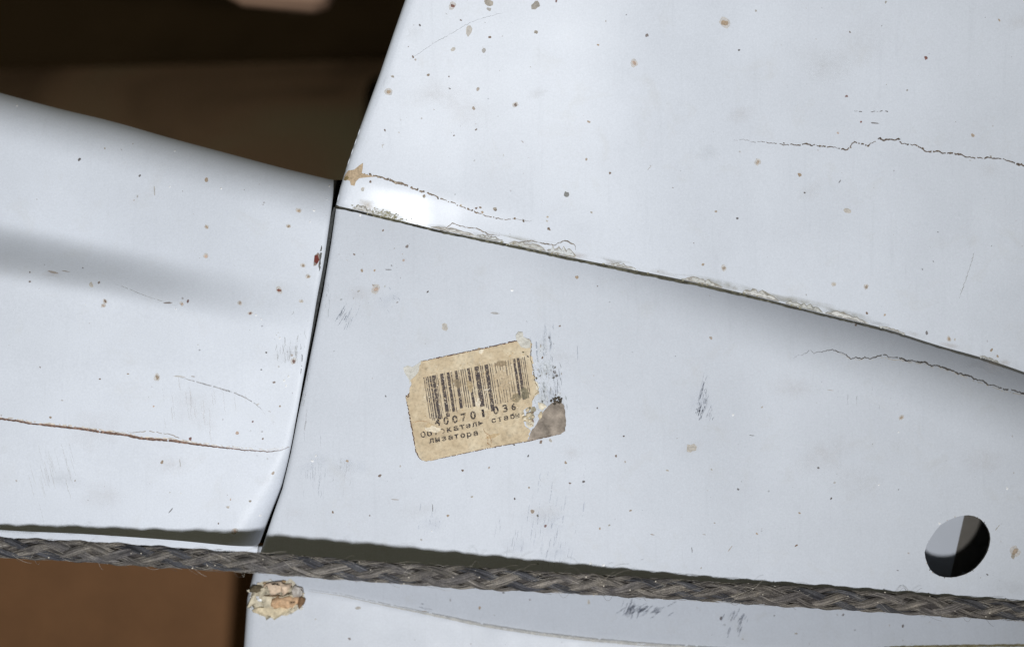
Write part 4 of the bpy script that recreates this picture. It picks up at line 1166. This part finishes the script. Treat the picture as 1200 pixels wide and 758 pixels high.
dk.line([q(724, 112), q(729, 140), q(725, 200), q(736, 240), q(744, 300), q(764, 352), q(742, 372), q(728, 410)], .8, lin(120, 108, 84), .85, .5, 1.3, .8, .15)
dk.line([q(150, 370), q(158, 362), q(152, 380), q(140, 374)], 1.4, EB, .9, .5, 1.2, .6)
for x, y, r, c_ in [(712, 190, 1.6, DRK), (690, 170, 1.2, OLV), (735, 452, 1.4, BRN), (720, 432, 2.0, OLV), (735, 490, 1.8, BRN), (560, 614, 1.2, DRK), (820, 560, .9, DRK), (648, 604, 1.0, DRK)]:
    dk.blob(*q(x, y), r, r * .7, None, c_, .9, 9, .4)
addD(dk, 'dirty_border', M_wear, stk)
bm = bmesh.new()
for k in range(16):
    x, y = q(random.gauss(848, 14), random.gauss(398, 9))
    lump(bm, x, y, d_st(0.0002), random.uniform(1.0, 2.8), random.uniform(.8, 1.8), random.uniform(.8, 1.6), 1, .6)
me = bpy.data.meshes.new('dark_crumb'); bm.to_mesh(me); bm.free()
add('dark_crumb', me, plain('dark_crumb_mat', lin(74, 68, 60), .9, .5, 900), stk)
bm = bmesh.new()
for x, y, r in [(700, 480, 5), (716, 462, 4), (722, 490, 3.2), (712, 440, 3.0), (736, 470, 2.2), (690, 462, 2.4), (740, 292, 2.0), (760, 360, 1.8), (728, 510, 2.0)]:
    lump(bm, *q(x, y), d_st(0.0003), r * .8, r * .8, r * .35, 2, .45)
me = bpy.data.meshes.new('glue_blob'); bm.to_mesh(me); bm.free()
for pl in me.polygons: pl.use_smooth = True
gm = plain('shiny_glue', lin(200, 186, 160), .22, .35, 700, .6, .5, 900)
add('glue_blob', me, gm, stk)
# glue smear left where paper came away
sm_ = Decal(d_mid, 0.00009)
for _ in range(110):
    x = random.gauss(790, 38); y = random.gauss(330, 90)
    if y > 470 or x < 738 or y < 90: continue
    L = random.uniform(3, 16)
    px_, py_ = q(x, y)
    sm_.line([(px_ - .3, py_ - L / 3), (px_, py_), (px_ + .8, py_ + L / 3)], random.uniform(.4, 1.8), random.choice([lin(214, 220, 226), lin(206, 206, 204), lin(182, 188, 196), lin(226, 230, 232)]), random.uniform(.3, .8), .4, 1.6, .7, .1)
for x, y, rx, ry in [(775, 385, 36, 50), (768, 440, 30, 44), (790, 330, 30, 40), (800, 240, 40, 60), (745, 470, 18, 34), (780, 150, 34, 50)]:
    sm_.blob(*q(x, y), rx / 3.988, ry / 3.988, -.1, lin(222, 226, 228), .55, 16, .25, soft=True, lift=0.00004)
for x, y, r, c_ in [(812, 100, 1.8, DRK), (836, 262, 2.6, DRK), (846, 280, 2.0, DRK), (832, 290, 1.8, OLV), (740, 285, 2.2, DRK), (752, 292, 1.6, OLV), (770, 280, 1.4, DRK), (780, 195, 1.5, BRN), (772, 140, 1.6, GRT), (800, 270, 1.1, BRN), (760, 250, 1.2, GRT), (870, 270, 1.3, GRT), (840, 240, 1.4, OLV), (842, 370, 1.4, DRK), (780, 400, 1.2, OLV)]:
    sm_.blob(*q(x, y), r, r * .7, None, c_, .85, 9, .4)
addD(sm_, 'glue_smear', M_scuff, stk, 'stuff')
